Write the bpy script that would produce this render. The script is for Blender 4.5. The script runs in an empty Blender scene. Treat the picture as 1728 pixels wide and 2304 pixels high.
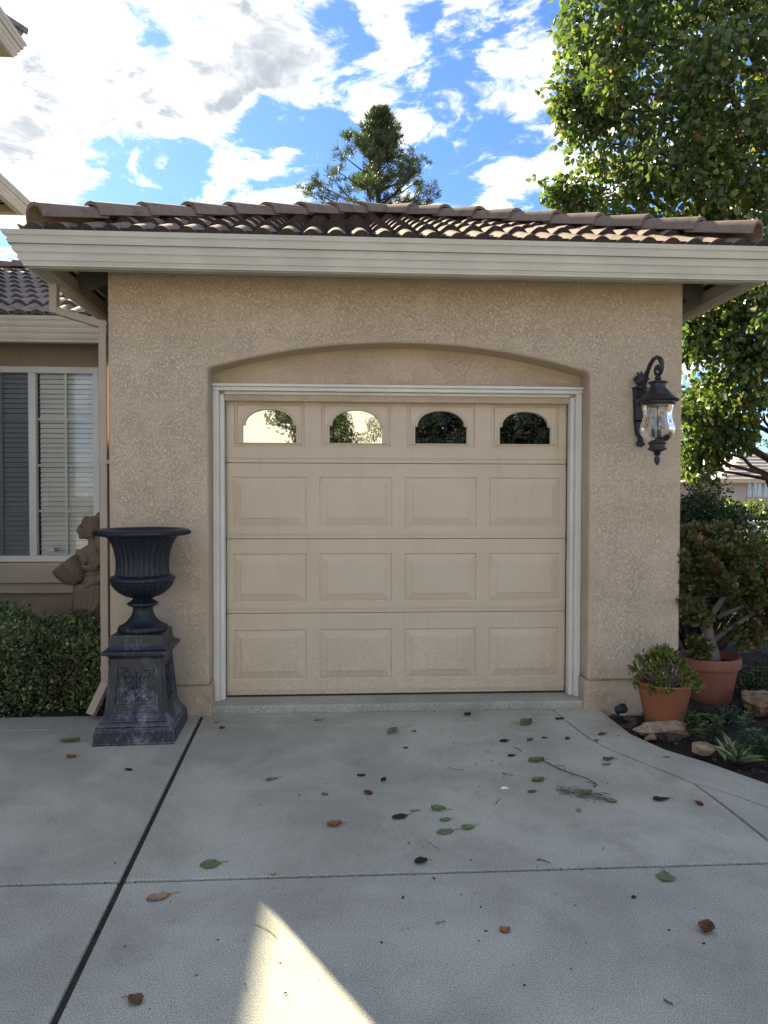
import bpy, bmesh, math, random
import numpy as np
from mathutils import Vector, Matrix, Quaternion
R = math.radians
rng = np.random.default_rng(7); random.seed(7)
sc = bpy.context.scene
col = sc.collection

# ---------------------------------------------------------------- camera
FPX, CX, CY = 1640.0, 864.0, 1152.0                 # focal length and centre in photograph pixels
CAM = np.array([-.4203, -4.9469, 1.4992]); YAW, PIT, ROL = .0605, .0244, .002
_r = np.array([math.cos(YAW), -math.sin(YAW), 0]); _f = np.array([math.sin(YAW), math.cos(YAW), 0]); _u = np.array([0, 0, 1.])
FW = _f*math.cos(PIT)-_u*math.sin(PIT); _u2 = _u*math.cos(PIT)+_f*math.sin(PIT)
RT = _r*math.cos(ROL)+_u2*math.sin(ROL); UP = _u2*math.cos(ROL)-_r*math.sin(ROL)
def ray(x, y): return FW+RT*(x-CX)/FPX-UP*(y-CY)/FPX
def atY(x, y, yy): d = ray(x, y); return CAM+d*(yy-CAM[1])/d[1]
def atG(x, y, z=0.): d = ray(x, y); return CAM+d*(z-CAM[2])/d[2]
cd = bpy.data.cameras.new('camera'); cam = bpy.data.objects.new('camera', cd); col.objects.link(cam)
cd.sensor_fit = 'VERTICAL'; cd.sensor_height = 32; cd.lens = FPX/2304*32; cd.clip_end = 2000; cd.clip_start = .05
cam.matrix_world = Matrix(((RT[0], UP[0], -FW[0], CAM[0]), (RT[1], UP[1], -FW[1], CAM[1]), (RT[2], UP[2], -FW[2], CAM[2]), (0, 0, 0, 1)))
sc.camera = cam

# ---------------------------------------------------------------- light
SUN_AZ, SUN_EL = R(29.8), R(34.1)                   # to the left of +Y, behind the garage
SUND = Vector((-math.sin(SUN_AZ)*math.cos(SUN_EL), math.cos(SUN_AZ)*math.cos(SUN_EL), math.sin(SUN_EL)))
sl = bpy.data.lights.new('sun', 'SUN'); sl.energy = 5.0; sl.angle = R(.53); sl.color = (1, .87, .64)
so = bpy.data.objects.new('sun', sl); col.objects.link(so); so.rotation_euler = (-SUND).to_track_quat('-Z', 'Y').to_euler(); so.location = (-6, 10, 14)
sc.view_settings.view_transform = 'Standard'; sc.view_settings.look = 'None'; sc.view_settings.gamma = 1
sc.view_settings.exposure = 1.97
sc.render.engine = 'CYCLES'
sc.cycles.max_bounces = 8; sc.cycles.diffuse_bounces = 4; sc.cycles.transparent_max_bounces = 12
sc.cycles.use_denoising = True; sc.cycles.sample_clamp_indirect = 6
try: sc.cycles.denoiser = 'OPENIMAGEDENOISE'
except Exception: pass

class NT:
    """small node-tree helper"""
    def __init__(s, tree): s.t = tree; s.l = tree.links
    def n(s, typ, **kw):
        nd = s.t.nodes.new(typ)
        for k, v in kw.items():
            if k.startswith('i_'):
                key = k[2:]
                key = int(key) if key.isdigit() else key.replace('_', ' ')
                if hasattr(v, 'is_linked') or hasattr(v, 'links'): s.l.new(v, nd.inputs[key])
                else: nd.inputs[key].default_value = v
            else: setattr(nd, k, v)
        return nd
    def link(s, a, b): s.l.new(a, b)
    def math(s, op, a, b=None, c=None, clamp=False):
        nd = s.t.nodes.new('ShaderNodeMath'); nd.operation = op; nd.use_clamp = clamp
        for i, v in enumerate((a, b, c)):
            if v is None: continue
            if isinstance(v, (int, float)): nd.inputs[i].default_value = v
            else: s.l.new(v, nd.inputs[i])
        return nd.outputs[0]
    def ramp(s, fac, stops, interp='LINEAR'):
        nd = s.t.nodes.new('ShaderNodeValToRGB'); cr = nd.color_ramp; cr.interpolation = interp
        while len(cr.elements) > 1: cr.elements.remove(cr.elements[-1])
        for i, (p, c) in enumerate(stops):
            e = cr.elements[0] if i == 0 else cr.elements.new(p)
            e.position = p; c = (c, c, c) if isinstance(c, (int, float)) else c; e.color = (*c[:3], 1)
        s.l.new(fac, nd.inputs[0]); return nd.outputs[0]
    def mix(s, fac, a, b, blend='MIX'):
        nd = s.t.nodes.new('ShaderNodeMix'); nd.data_type = 'RGBA'; nd.blend_type = blend
        for i, v in ((0, fac), (6, a), (7, b)):
            if isinstance(v, (int, float)): nd.inputs[i].default_value = v
            elif isinstance(v, tuple): nd.inputs[i].default_value = (*v[:3], 1)
            else: s.l.new(v, nd.inputs[i])
        return nd.outputs[2]
    def noise(s, vec, scale, detail=4, rough=.5, dist=0.):
        nd = s.n('ShaderNodeTexNoise'); nd.inputs['Scale'].default_value = scale; nd.inputs['Detail'].default_value = detail
        nd.inputs['Roughness'].default_value = rough; nd.inputs['Distortion'].default_value = dist
        if vec is not None: s.l.new(vec, nd.inputs['Vector'])
        return nd.outputs[0]
    def mapr(s, v, a, b, c=0., d=1., smooth=True):
        nd = s.n('ShaderNodeMapRange'); nd.interpolation_type = 'SMOOTHSTEP' if smooth else 'LINEAR'
        s.l.new(v, nd.inputs[0])
        for i, x in enumerate((a, b, c, d)): nd.inputs[i+1].default_value = x
        return nd.outputs[0]

# sky: physical sky with broken cumulus
w = bpy.data.worlds.new('World'); sc.world = w; w.use_nodes = True
t = NT(w.node_tree); w.node_tree.nodes.clear()
sky = t.n('ShaderNodeTexSky'); sky.sky_type = 'NISHITA'; sky.sun_disc = False
sky.sun_elevation = SUN_EL; sky.sun_rotation = -SUN_AZ; sky.air_density = 1.0; sky.dust_density = .2; sky.ozone_density = 2.0
tc = t.n('ShaderNodeTexCoord'); D = tc.outputs['Generated']
sep = t.n('ShaderNodeSeparateXYZ'); t.link(D, sep.inputs[0])
zc = t.math('ADD', t.math('MAXIMUM', sep.outputs[2], 0.0), .12)
cmb = t.n('ShaderNodeCombineXYZ'); t.link(t.math('DIVIDE', sep.outputs[0], zc), cmb.inputs[0]); t.link(t.math('DIVIDE', sep.outputs[1], zc), cmb.inputs[1])
V = cmb.outputs[0]
warp = t.n('ShaderNodeTexNoise'); warp.inputs['Scale'].default_value = 3.2; warp.inputs['Detail'].default_value = 3; t.link(V, warp.inputs['Vector'])
wv = t.n('ShaderNodeVectorMath', operation='MULTIPLY_ADD'); t.link(warp.outputs['Color'], wv.inputs[0]); wv.inputs[1].default_value = (.22, .22, .22); t.link(V, wv.inputs[2])
n1 = t.noise(wv.outputs[0], 4.2, 6, .60); n2 = t.noise(wv.outputs[0], 13., 6, .65); n3 = t.noise(V, .9, 2, .5)
cov = t.math('ADD', t.math('ADD', t.math('MULTIPLY', n1, 1.7), t.math('MULTIPLY', n2, .9)), -.80)
cov = t.math('ADD', cov, t.math('MULTIPLY', t.math('SUBTRACT', n3, .5), .12))
K = 1728/1659
BLOBS = [(250, 130, 240, .20), (60, 330, 150, .17), (360, 290, 170, .15), (560, 60, 170, .20), (560, 425, 115, .42), (720, 120, 150, .15), (860, 225, 90, .25),
         (1010, 60, 190, .18), (1120, 170, 110, .03), (1130, 330, 130, .22), (970, 400, 130, .24), (560, 255, 110, .10), (90, 420, 120, .26), (30, 520, 70, .1),
         (250, 390, 150, -.24), (440, 330, 140, -.22), (650, 300, 130, -.20), (745, 75, 75, -.30), (940, 280, 140, -.26), (400, 120, 70, -.26), (300, 90, 60, -.24), (900, 10, 50, -.26), (1130, 260, 80, -.22), (1040, 230, 70, -.16), (1230, 30, 60, -.2), (560, 230, 40, -.05), (760, 390, 80, -.14), (1230, 300, 60, -.05)]
for bx_, by_, br_, bw_ in BLOBS:
    d0 = ray(bx_*K, by_*K); d0 /= np.linalg.norm(d0); ang = br_*K/FPX
    dp = t.n('ShaderNodeVectorMath', operation='DOT_PRODUCT'); t.link(D, dp.inputs[0]); dp.inputs[1].default_value = tuple(d0)
    m = t.mapr(dp.outputs['Value'], math.cos(ang*1.15), 1.0, 0, bw_)
    cov = t.math('ADD', cov, t.math('MULTIPLY', m, .95))
mask = t.mapr(cov, .45, .76)
thick = t.mapr(t.math('ADD', cov, t.math('MULTIPLY', t.math('SUBTRACT', t.noise(V, 1.7, 4, .5), .5), .6)), .62, 1.35)
for bx_, by_, br_, bw_ in ((530, 50, 230, .75), (640, 140, 130, .45), (290, 245, 105, .75), (70, 235, 110, .7), (20, 340, 80, .5), (1090, 110, 180, .55), (870, 130, 130, .45), (25, 540, 80, .7)):
    d0 = ray(bx_*K, by_*K); d0 /= np.linalg.norm(d0); ang = br_*K/FPX
    dp = t.n('ShaderNodeVectorMath', operation='DOT_PRODUCT'); t.link(D, dp.inputs[0]); dp.inputs[1].default_value = tuple(d0)
    thick = t.math('ADD', thick, t.math('MULTIPLY', t.mapr(dp.outputs['Value'], math.cos(ang), 1.0, 0, bw_), t.mapr(n1, .25, .72)), clamp=True)
thick = t.math('MULTIPLY', thick, t.mapr(n2, .28, .70, .62, 1.))
ccol = t.mix(thick, (5.5, 5.45, 5.3), (1.75, 1.92, 2.15))
skyc = t.mix(mask, t.mix(1.0, sky.outputs[0], (.345, .465, .70), 'MULTIPLY'), ccol)
bg = t.n('ShaderNodeBackground'); t.link(skyc, bg.inputs[0]); bg.inputs[1].default_value = .085
wo = t.n('ShaderNodeOutputWorld'); t.link(bg.outputs[0], wo.inputs[0])
w.cycles.sampling_method = 'MANUAL'; w.cycles.sample_map_resolution = 1024

# ---------------------------------------------------------------- materials
MATS = {}
def newmat(name):
    m = bpy.data.materials.new(name); m.use_nodes = True; nt = NT(m.node_tree); m.node_tree.nodes.clear()
    out = nt.n('ShaderNodeOutputMaterial'); MATS[name] = m
    return m, nt, out
def principled(nt, out, base, rough=.6, spec=.3, bump=None, metal=0., dist=.01, strength=1.):
    p = nt.n('ShaderNodeBsdfPrincipled')
    if isinstance(base, tuple): p.inputs['Base Color'].default_value = (*base, 1)
    else: nt.link(base, p.inputs['Base Color'])
    if isinstance(rough, (int, float)): p.inputs['Roughness'].default_value = rough
    else: nt.link(rough, p.inputs['Roughness'])
    p.inputs['Specular IOR Level'].default_value = spec; p.inputs['Metallic'].default_value = metal
    if bump is not None:
        b = nt.n('ShaderNodeBump'); b.inputs['Distance'].default_value = dist; b.inputs['Strength'].default_value = strength
        nt.link(bump, b.inputs['Height']); nt.link(b.outputs[0], p.inputs['Normal'])
    nt.link(p.outputs[0], out.inputs[0]); return p
def objco(nt, world=True):
    if world: return nt.n('ShaderNodeNewGeometry').outputs['Position']
    return nt.n('ShaderNodeTexCoord').outputs['Object']

def stucco(name, c1, c2, coarse=90., depth=.0036):
    m, nt, out = newmat(name); P = objco(nt)
    wn = nt.n('ShaderNodeTexNoise'); wn.inputs['Scale'].default_value = coarse*.7; wn.inputs['Detail'].default_value = 2; nt.link(P, wn.inputs['Vector'])
    wv = nt.n('ShaderNodeVectorMath', operation='MULTIPLY_ADD'); nt.link(wn.outputs['Color'], wv.inputs[0]); wv.inputs[1].default_value = (.013,)*3; nt.link(P, wv.inputs[2])
    big = nt.noise(P, 1.6, 4, .6); mid = nt.noise(P, 7, 3, .5)
    lump = nt.math('ADD', nt.math('MULTIPLY', nt.noise(wv.outputs[0], coarse, 3, .55), .62), nt.math('MULTIPLY', nt.noise(wv.outputs[0], coarse*.55, 4, .6), .38))
    ridge = nt.math('ABSOLUTE', nt.math('SUBTRACT', lump, .5))
    worm = nt.mapr(ridge, .0, .045)                      # thin valleys between trowelled lumps
    amount = nt.math('MULTIPLY', nt.mapr(mid, .34, .64, .6, 1.), nt.mapr(nt.noise(P, 2.1, 4, .6), .3, .65, .75, 1.))
    h = nt.math('ADD', nt.math('MULTIPLY', worm, amount), nt.math('MULTIPLY', nt.noise(P, 240, 2, .5), .35))
    base = nt.mix(nt.mapr(big, .35, .68), c1, c2)
    pit = nt.math('MULTIPLY', nt.math('SUBTRACT', 1., worm), amount)
    base = nt.mix(nt.math('MULTIPLY', pit, .055), base, tuple(x*.62 for x in c1))  # valleys darkened in the colour, standing in for shade between the lumps
    chip = nt.mapr(nt.noise(P, 9, 5, .65), .705, .735)   # pale scuffs
    base = nt.mix(nt.math('MULTIPLY', chip, .45), base, (.66, .58, .46))
    zz = nt.n('ShaderNodeSeparateXYZ'); nt.link(P, zz.inputs[0])
    splash = nt.math('MULTIPLY', nt.mapr(zz.outputs[2], .55, .02, 0, 1), nt.mapr(nt.noise(P, 6, 7, .7), .42, .68))
    base = nt.mix(nt.math('MULTIPLY', splash, .4), base, (.22, .17, .115))
    mpv = nt.n('ShaderNodeMapping'); mpv.inputs['Scale'].default_value = (5, 5, .5); nt.link(P, mpv.inputs[0])
    base = nt.mix(nt.math('MULTIPLY', nt.mapr(nt.noise(mpv.outputs[0], 1.6, 5, .6), .5, .75), .16), base, tuple(x*.62 for x in c1))
    principled(nt, out, base, .93, .15, h, dist=depth, strength=.9); return m
stucco('stucco', (.61, .48, .332), (.66, .522, .365))
stucco('stucco_house', (.40, .33, .25), (.43, .355, .27), depth=.004)
stucco('stucco_cream', (.72, .69, .60), (.78, .75, .66), depth=.004)

def paint(name, c, rough=.5, spec=.35, var=.06, bumpy=.0, dirt=0.):
    m, nt, out = newmat(name); P = objco(nt)
    v = nt.noise(P, 3.5, 5, .6)
    base = nt.mix(nt.mapr(v, .3, .7), tuple(x*(1-var) for x in c), tuple(min(1, x*(1+var)) for x in c))
    if dirt:
        d = nt.mapr(nt.noise(P, 11, 7, .7), .55, .75)
        base = nt.mix(nt.math('MULTIPLY', d, dirt), base, (.22, .18, .13))
    h = nt.noise(P, 160, 3, .5)
    principled(nt, out, base, rough, spec, h, dist=.001, strength=.25+bumpy); return m
paint('trim_gutter', (.62, .59, .505), .42, dirt=.05)
paint('trim_fascia', (.41, .37, .30), .6, dirt=.05)
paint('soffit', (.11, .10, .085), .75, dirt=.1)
paint('white_trim', (.70, .675, .59), .45, dirt=.10)
paint('vinyl_white', (.74, .75, .74), .35)
def door_mat():
    m, nt, out = newmat('door_paint'); P = objco(nt); zz = nt.n('ShaderNodeSeparateXYZ'); nt.link(P, zz.inputs[0])
    base = nt.mix(nt.mapr(nt.noise(P, 2.2, 5, .6), .3, .7), (.60, .486, .338), (.645, .526, .372))
    mp = nt.n('ShaderNodeMapping'); mp.inputs['Scale'].default_value = (14, 14, .8); nt.link(P, mp.inputs[0])
    base = nt.mix(nt.math('MULTIPLY', nt.mapr(nt.noise(mp.outputs[0], 1.4, 6, .65), .5, .78), .20), base, (.40, .315, .21))       # rain streaks
    low = nt.mapr(zz.outputs[2], 1.0, .06, .0, .17, False)
    dirt = nt.mapr(nt.math('ADD', nt.noise(P, 55, 8, .75), low), .60, .78)
    base = nt.mix(nt.math('MULTIPLY', dirt, .38), base, (.30, .235, .16))
    chalk = nt.mapr(nt.math('ADD', nt.noise(P, 120, 5, .7), nt.math('MULTIPLY', low, .6)), .72, .80)
    base = nt.mix(nt.math('MULTIPLY', chalk, .5), base, (.72, .65, .54))
    mg = nt.n('ShaderNodeMapping'); mg.inputs['Scale'].default_value = (9, 9, 170); nt.link(P, mg.inputs[0])
    h = nt.math('ADD', nt.noise(mg.outputs[0], 1., 5, .6, .4), nt.math('MULTIPLY', nt.noise(P, 3, 2, .5), 1.5))
    principled(nt, out, base, .52, .3, h, dist=.0022, strength=.35)
door_mat()
paint('rubber', (.03, .03, .03), .8)
paint('downspout_paint', (.42, .345, .26), .55, dirt=.08)
paint('sill_trim', (.47, .42, .34), .7, dirt=.08)
paint('blind', (.84, .84, .80), .5)
paint('iron_black', (.022, .022, .024), .42, .5)
paint('plastic_black', (.02, .02, .022), .4, .5)
paint('plastic_pale', (.7, .7, .68), .5)
paint('sticker_white', (.62, .66, .72), .4)
paint('sticker_blue', (.03, .07, .30), .4)
paint('paper_white', (.85, .87, .9), .7)
paint('candle_sleeve', (.06, .055, .05), .6)
paint('house_pink', (.66, .50, .36), .8)
paint('far_roof', (.50, .43, .34), .85)
paint('far_trim', (.62, .46, .28), .7)
paint('wall_white', (.62, .58, .56), .8)
paint('wall_band', (.5, .36, .36), .8)
paint('bark_dark', (.045, .035, .028), .9)
paint('interior', (.03, .03, .035), .9)

def concrete():
    m, nt, out = newmat('concrete'); P = objco(nt)
    ob = nt.n('ShaderNodeObjectInfo')
    base = nt.mix(nt.mapr(nt.noise(P, 1.3, 6, .65, .3), .33, .67), (.325, .322, .258), (.465, .460, .372))
    st = nt.mapr(nt.noise(P, 3.1, 8, .7, .6), .52, .76)
    base = nt.mix(nt.math('MULTIPLY', st, .4), base, (.19, .185, .15))
    mp = nt.n('ShaderNodeMapping'); mp.inputs['Rotation'].default_value = (0, 0, .5); mp.inputs['Scale'].default_value = (1.2, 6, 1); nt.link(P, mp.inputs[0])
    sc_ = nt.mapr(nt.noise(mp.outputs[0], 1.5, 9, .72, .8), .62, .80)
    base = nt.mix(nt.math('MULTIPLY', sc_, .42), base, (.53, .53, .47))
    base = nt.mix(nt.mapr(nt.noise(P, 210, 2, .6), .34, .68), nt.mix(1., base, (.62, .62, .62), 'MULTIPLY'), nt.mix(1., base, (1.3, 1.3, 1.3), 'MULTIPLY'))
    sp = nt.mapr(nt.noise(P, 75, 2, .5), .715, .76)
    base = nt.mix(nt.math('MULTIPLY', sp, .4), base, (.13, .125, .115))
    base = nt.mix(nt.math('MULTIPLY', ob.outputs['Random'], .10), base, (.27, .27, .25))
    h = nt.math('ADD', nt.noise(P, 210, 3, .6), nt.math('MULTIPLY', nt.noise(P, 30, 4, .6), .8))
    principled(nt, out, base, .9, .2, h, dist=.0025, strength=.5)
concrete()

def tile_mat(name, a, b, c):
    m, nt, out = newmat(name); P = objco(nt); ob = nt.n('ShaderNodeObjectInfo')
    base = nt.mix(ob.outputs['Random'], a, b)
    base = nt.mix(nt.mapr(nt.noise(P, 9, 6, .65), .45, .72), base, c)
    base = nt.mix(nt.math('MULTIPLY', nt.mapr(nt.noise(P, 120, 3, .6), .4, .7), .35), base, tuple(x*.5 for x in a))
    principled(nt, out, base, .88, .2, nt.noise(P, 130, 4, .65), dist=.003, strength=.6)
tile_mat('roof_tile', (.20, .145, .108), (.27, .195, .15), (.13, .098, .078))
tile_mat('hip_tile', (.20, .15, .112), (.24, .182, .138), (.13, .105, .078))
tile_mat('house_tile', (.25, .215, .18), (.31, .26, .215), (.17, .148, .125))
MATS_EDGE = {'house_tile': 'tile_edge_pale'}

def simple(name, c, rough=.9, spec=.2, scale=40., var=.35, bump=.004):
    m, nt, out = newmat(name); P = objco(nt); v = nt.noise(P, scale, 6, .65)
    base = nt.mix(nt.mapr(v, .3, .7), tuple(x*(1-var) for x in c), tuple(min(1, x*(1+var)) for x in c))
    principled(nt, out, base, rough, spec, nt.noise(P, scale*2, 5, .6), dist=bump, strength=.7); return m
simple('tile_edge_pale', (.11, .095, .082), scale=50, var=.3)  # paler tile ends: the house roof's different light put into the colour
simple('tile_edge', (.055, .043, .037), scale=50, var=.3)  # dark tile ends: grimy raw cut, with some shade painted in
simple('soil', (.035, .028, .022), scale=60, bump=.02)
simple('dirt_joint', (.045, .042, .036), scale=90, bump=.004)
simple('mortar_dark', (.03, .026, .024), scale=60)
simple('ground_earth', (.10, .085, .06), scale=4)
simple('asphalt', (.06, .06, .058), scale=50)
simple('sidewalk', (.42, .40, .36), scale=12, var=.12)
simple('bounce_paving', (.36, .35, .32), scale=10, var=.1)
simple('bark', (.075, .06, .048), scale=30, bump=.012)
simple('jade_bark', (.16, .135, .11), scale=25, var=.22, bump=.006)
simple('rock', (.22, .145, .085), scale=14, var=.45, bump=.012)
simple('rock_pale', (.30, .235, .155), scale=18, var=.35, bump=.012)
simple('twig', (.13, .09, .06), scale=60)
simple('straw', (.42, .34, .22), scale=60)
simple('mulch', (.07, .045, .03), scale=80, var=.6)

def terracotta(name, a, b, stain):
    m, nt, out = newmat(name); P = objco(nt)
    base = nt.mix(nt.mapr(nt.noise(P, 6, 6, .6), .3, .7), a, b)
    base = nt.mix(nt.math('MULTIPLY', nt.mapr(nt.noise(P, 30, 6, .7), .58, .75), .5), base, stain)
    mp = nt.n('ShaderNodeMapping'); mp.inputs['Scale'].default_value = (22, 22, 1.2); nt.link(P, mp.inputs[0])
    base = nt.mix(nt.math('MULTIPLY', nt.mapr(nt.noise(mp.outputs[0], 1., 4, .6), .60, .74), .22), base, (.46, .36, .29))
    principled(nt, out, base, .8, .2, nt.noise(P, 90, 4, .6), dist=.002, strength=.4)
terracotta('terracotta', (.33, .125, .062), (.39, .155, .078), (.23, .085, .045))
terracotta('terracotta_old', (.235, .098, .066), (.30, .125, .08), (.15, .075, .06))
terracotta('statue_clay', (.175, .128, .092), (.215, .16, .118), (.10, .078, .058))

def worn_iron():
    m, nt, out = newmat('worn_iron'); P = objco(nt)
    mp = nt.n('ShaderNodeMapping'); mp.inputs['Scale'].default_value = (1, 1, .55); nt.link(P, mp.inputs[0])
    zz = nt.n('ShaderNodeSeparateXYZ'); nt.link(P, zz.inputs[0])
    wear = nt.math('ADD', nt.math('MULTIPLY', nt.noise(mp.outputs[0], 9, 4, .6), .55), nt.math('MULTIPLY', nt.noise(mp.outputs[0], 60, 7, .75), .48))
    geo = nt.n('ShaderNodeNewGeometry')
    low = nt.mapr(zz.outputs[2], .0, .75, .05, -.05, False)          # lime splash is heaviest on the pedestal
    edge = nt.mapr(geo.outputs['Pointiness'], .5, .58, 0, .20)
    bv = nt.n('ShaderNodeBevel'); bv.samples = 6; bv.inputs[0].default_value = .007
    dn = nt.n('ShaderNodeVectorMath', operation='DOT_PRODUCT'); nt.link(bv.outputs[0], dn.inputs[0]); nt.link(geo.outputs['Normal'], dn.inputs[1])
    edge = nt.mapr(dn.outputs['Value'], .995, .80, 0, .17)
    k = nt.mapr(nt.math('ADD', nt.math('ADD', wear, low), edge), .54, .74)
    base = nt.mix(nt.math('MULTIPLY', k, .8), (.011, .015, .024), (.29, .31, .34))
    base = nt.mix(nt.mapr(nt.noise(P, 95, 5, .7), .66, .74), base, (.38, .38, .37))
    principled(nt, out, base, nt.math('ADD', nt.math('MULTIPLY', k, .45), .38), .4, nt.noise(P, 70, 5, .6), dist=.0015, strength=.5)
worn_iron()

def leafmat(name, trans=.45, rough=.42, spec=.45):
    m, nt, out = newmat(name)
    a = nt.n('ShaderNodeVertexColor'); a.layer_name = 'Col'
    p = nt.n('ShaderNodeBsdfPrincipled'); nt.link(a.outputs[0], p.inputs['Base Color']); p.inputs['Roughness'].default_value = rough; p.inputs['Specular IOR Level'].default_value = spec
    tr = nt.n('ShaderNodeBsdfTranslucent'); tc_ = nt.mix(1., a.outputs[0], (1.22, 1.32, .72), 'MULTIPLY'); nt.link(tc_, tr.inputs[0])
    mx = nt.n('ShaderNodeMixShader'); mx.inputs[0].default_value = trans
    nt.link(p.outputs[0], mx.inputs[1]); nt.link(tr.outputs[0], mx.inputs[2]); nt.link(mx.outputs[0], out.inputs[0])
leafmat('leaf', .50, .30, .7); leafmat('leaf_thick', .12, .38, .45); leafmat('leaf_dry', .15, .7, .2); leafmat('needle', .25, .5)

def glassmat(name, tint, refl, rough=.0, wavy=0.):
    m, nt, out = newmat(name)
    tr = nt.n('ShaderNodeBsdfTransparent'); tr.inputs[0].default_value = (*tint, 1)
    gl = nt.n('ShaderNodeBsdfGlossy'); gl.inputs['Roughness'].default_value = rough; gl.inputs[0].default_value = (.95, .96, .97, 1)
    if wavy:
        P = objco(nt); b = nt.n('ShaderNodeBump'); b.inputs['Distance'].default_value = wavy; b.inputs['Strength'].default_value = .3; nt.link(nt.noise(P, 14, 2, .5), b.inputs['Height']); nt.link(b.outputs[0], gl.inputs['Normal'])
    lw = nt.n('ShaderNodeFresnel'); lw.inputs[0].default_value = 1.5
    f = nt.math('ADD', nt.math('MULTIPLY', lw.outputs[0], 1.0), refl, clamp=True)
    mx = nt.n('ShaderNodeMixShader'); nt.link(f, mx.inputs[0]); nt.link(tr.outputs[0], mx.inputs[1]); nt.link(gl.outputs[0], mx.inputs[2]); nt.link(mx.outputs[0], out.inputs[0])
glassmat('pane_glass', (.93, .96, .95), .04); glassmat('screen_glass', (.50, .54, .58), .03); glassmat('lamp_glass', (.90, .91, .90), .03)
glassmat('tinted_glass', (.05, .055, .07), .36, .015, .0016)
glassmat('far_glass', (.25, .28, .30), .2)

# ---------------------------------------------------------------- mesh helpers
class MB:
    def __init__(s): s.v = []; s.f = []; s.c = None
    def add(s, vs, fs):
        o = len(s.v); s.v += [tuple(map(float, p)) for p in vs]; s.f += [tuple(i+o for i in f) for f in fs]; return s
    def box(s, x0, x1, y0, y1, z0, z1):
        return s.add([(x0,y0,z0),(x1,y0,z0),(x1,y1,z0),(x0,y1,z0),(x0,y0,z1),(x1,y0,z1),(x1,y1,z1),(x0,y1,z1)],
                     [(0,3,2,1),(4,5,6,7),(0,1,5,4),(1,2,6,5),(2,3,7,6),(3,0,4,7)])
    def bar(s, a, b, wd, hd, upv=(0, 0, 1)):
        a, b = Vector(a), Vector(b); d = (b-a).normalized(); u = Vector(upv); sx = d.cross(u).normalized(); u = sx.cross(d).normalized()
        vs = [p+sx*i*wd/2+u*j*hd/2 for p in (a, b) for i, j in ((-1,-1),(1,-1),(1,1),(-1,1))]
        return s.add(vs, [(0,1,2,3),(7,6,5,4),(0,4,5,1),(1,5,6,2),(2,6,7,3),(3,7,4,0)])
    def prism(s, pts, z0, z1):                          # plan polygon
        n = len(pts)
        vs = [(x, y, z0) for x, y in pts]+[(x, y, z1) for x, y in pts]
        return s.add(vs, [tuple(range(n))[::-1], tuple(range(n, 2*n))]+[(i, (i+1) % n, n+(i+1) % n, n+i) for i in range(n)])
    def lathe(s, prof, n=32, c=(0, 0, 0), flute=None, cap=True):
        vs = []; fs = []
        for j, (r_, z) in enumerate(prof):
            for i in range(n):
                a = 2*math.pi*i/n; rr = r_
                if flute: rr = r_*(1+flute(a, z, j))
                vs.append((c[0]+rr*math.cos(a), c[1]+rr*math.sin(a), c[2]+z))
        for j in range(len(prof)-1):
            for i in range(n): fs.append((j*n+i, j*n+(i+1) % n, (j+1)*n+(i+1) % n, (j+1)*n+i))
        if cap:
            fs.append(tuple(range(n))[::-1]); k = (len(prof)-1)*n; fs.append(tuple(range(k, k+n)))
        return s.add(vs, fs)
    def tube(s, pts, rad, n=7, cap=True):
        pts = [Vector(p) for p in pts]; m = len(pts)
        if isinstance(rad, (int, float)): rad = [rad]*m
        d0 = (pts[1]-pts[0]).normalized(); u = d0.orthogonal().normalized(); vs = []; fs = []
        for j, p in enumerate(pts):
            d = (pts[min(j+1, m-1)]-pts[max(j-1, 0)]).normalized(); u = (u-d*u.dot(d)).normalized(); v = d.cross(u)
            for i in range(n):
                a = 2*math.pi*i/n; vs.append(p+(u*math.cos(a)+v*math.sin(a))*rad[j])
        for j in range(m-1):
            for i in range(n): fs.append((j*n+i, j*n+(i+1) % n, (j+1)*n+(i+1) % n, (j+1)*n+i))
        if cap: fs.append(tuple(range(n))[::-1]); fs.append(tuple(range((m-1)*n, m*n)))
        return s.add(vs, fs)
    def ball(s, c, r, n=10, m=7):
        r = (r, r, r) if isinstance(r, (int, float)) else r
        prof = [(math.sin(math.pi*j/m), -math.cos(math.pi*j/m)) for j in range(m+1)]
        vs = [(c[0]+r[0]*max(p, .001)*math.cos(2*math.pi*i/n), c[1]+r[1]*max(p, .001)*math.sin(2*math.pi*i/n), c[2]+r[2]*z) for p, z in prof for i in range(n)]
        fs = [(j*n+i, j*n+(i+1) % n, (j+1)*n+(i+1) % n, (j+1)*n+i) for j in range(m) for i in range(n)]
        fs += [tuple(range(n))[::-1], tuple(range(m*n, m*n+n))]
        return s.add(vs, fs)
    def mesh(s, name, mat, smooth=False):
        me = bpy.data.meshes.new(name); me.from_pydata(s.v, [], s.f); me.update()
        me.materials.append(MATS[mat])
        if smooth: me.polygons.foreach_set('use_smooth', [True]*len(me.polygons))
        if s.c is not None: setcol(me, s.c)
        return me
    def build(s, name, mat, parent=None, smooth=False, bevel=0, seg=2, loc=None):
        return link(name, s.mesh(name, mat, smooth), parent, bevel, seg, loc)
def setcol(me, cols):
    at = me.color_attributes.new('Col', 'FLOAT_COLOR', 'POINT')
    at.data.foreach_set('color', np.asarray(cols, np.float32).ravel())
def link(name, me, parent=None, bevel=0, seg=2, loc=None):
    o = bpy.data.objects.new(name, me); col.objects.link(o)
    if parent is not None: o.parent = parent
    if loc is not None: o.location = loc
    if bevel:
        b = o.modifiers.new('bevel', 'BEVEL'); b.width = bevel; b.segments = seg; b.limit_method = 'ANGLE'; b.angle_limit = R(35); b.harden_normals = False
    return o
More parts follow.
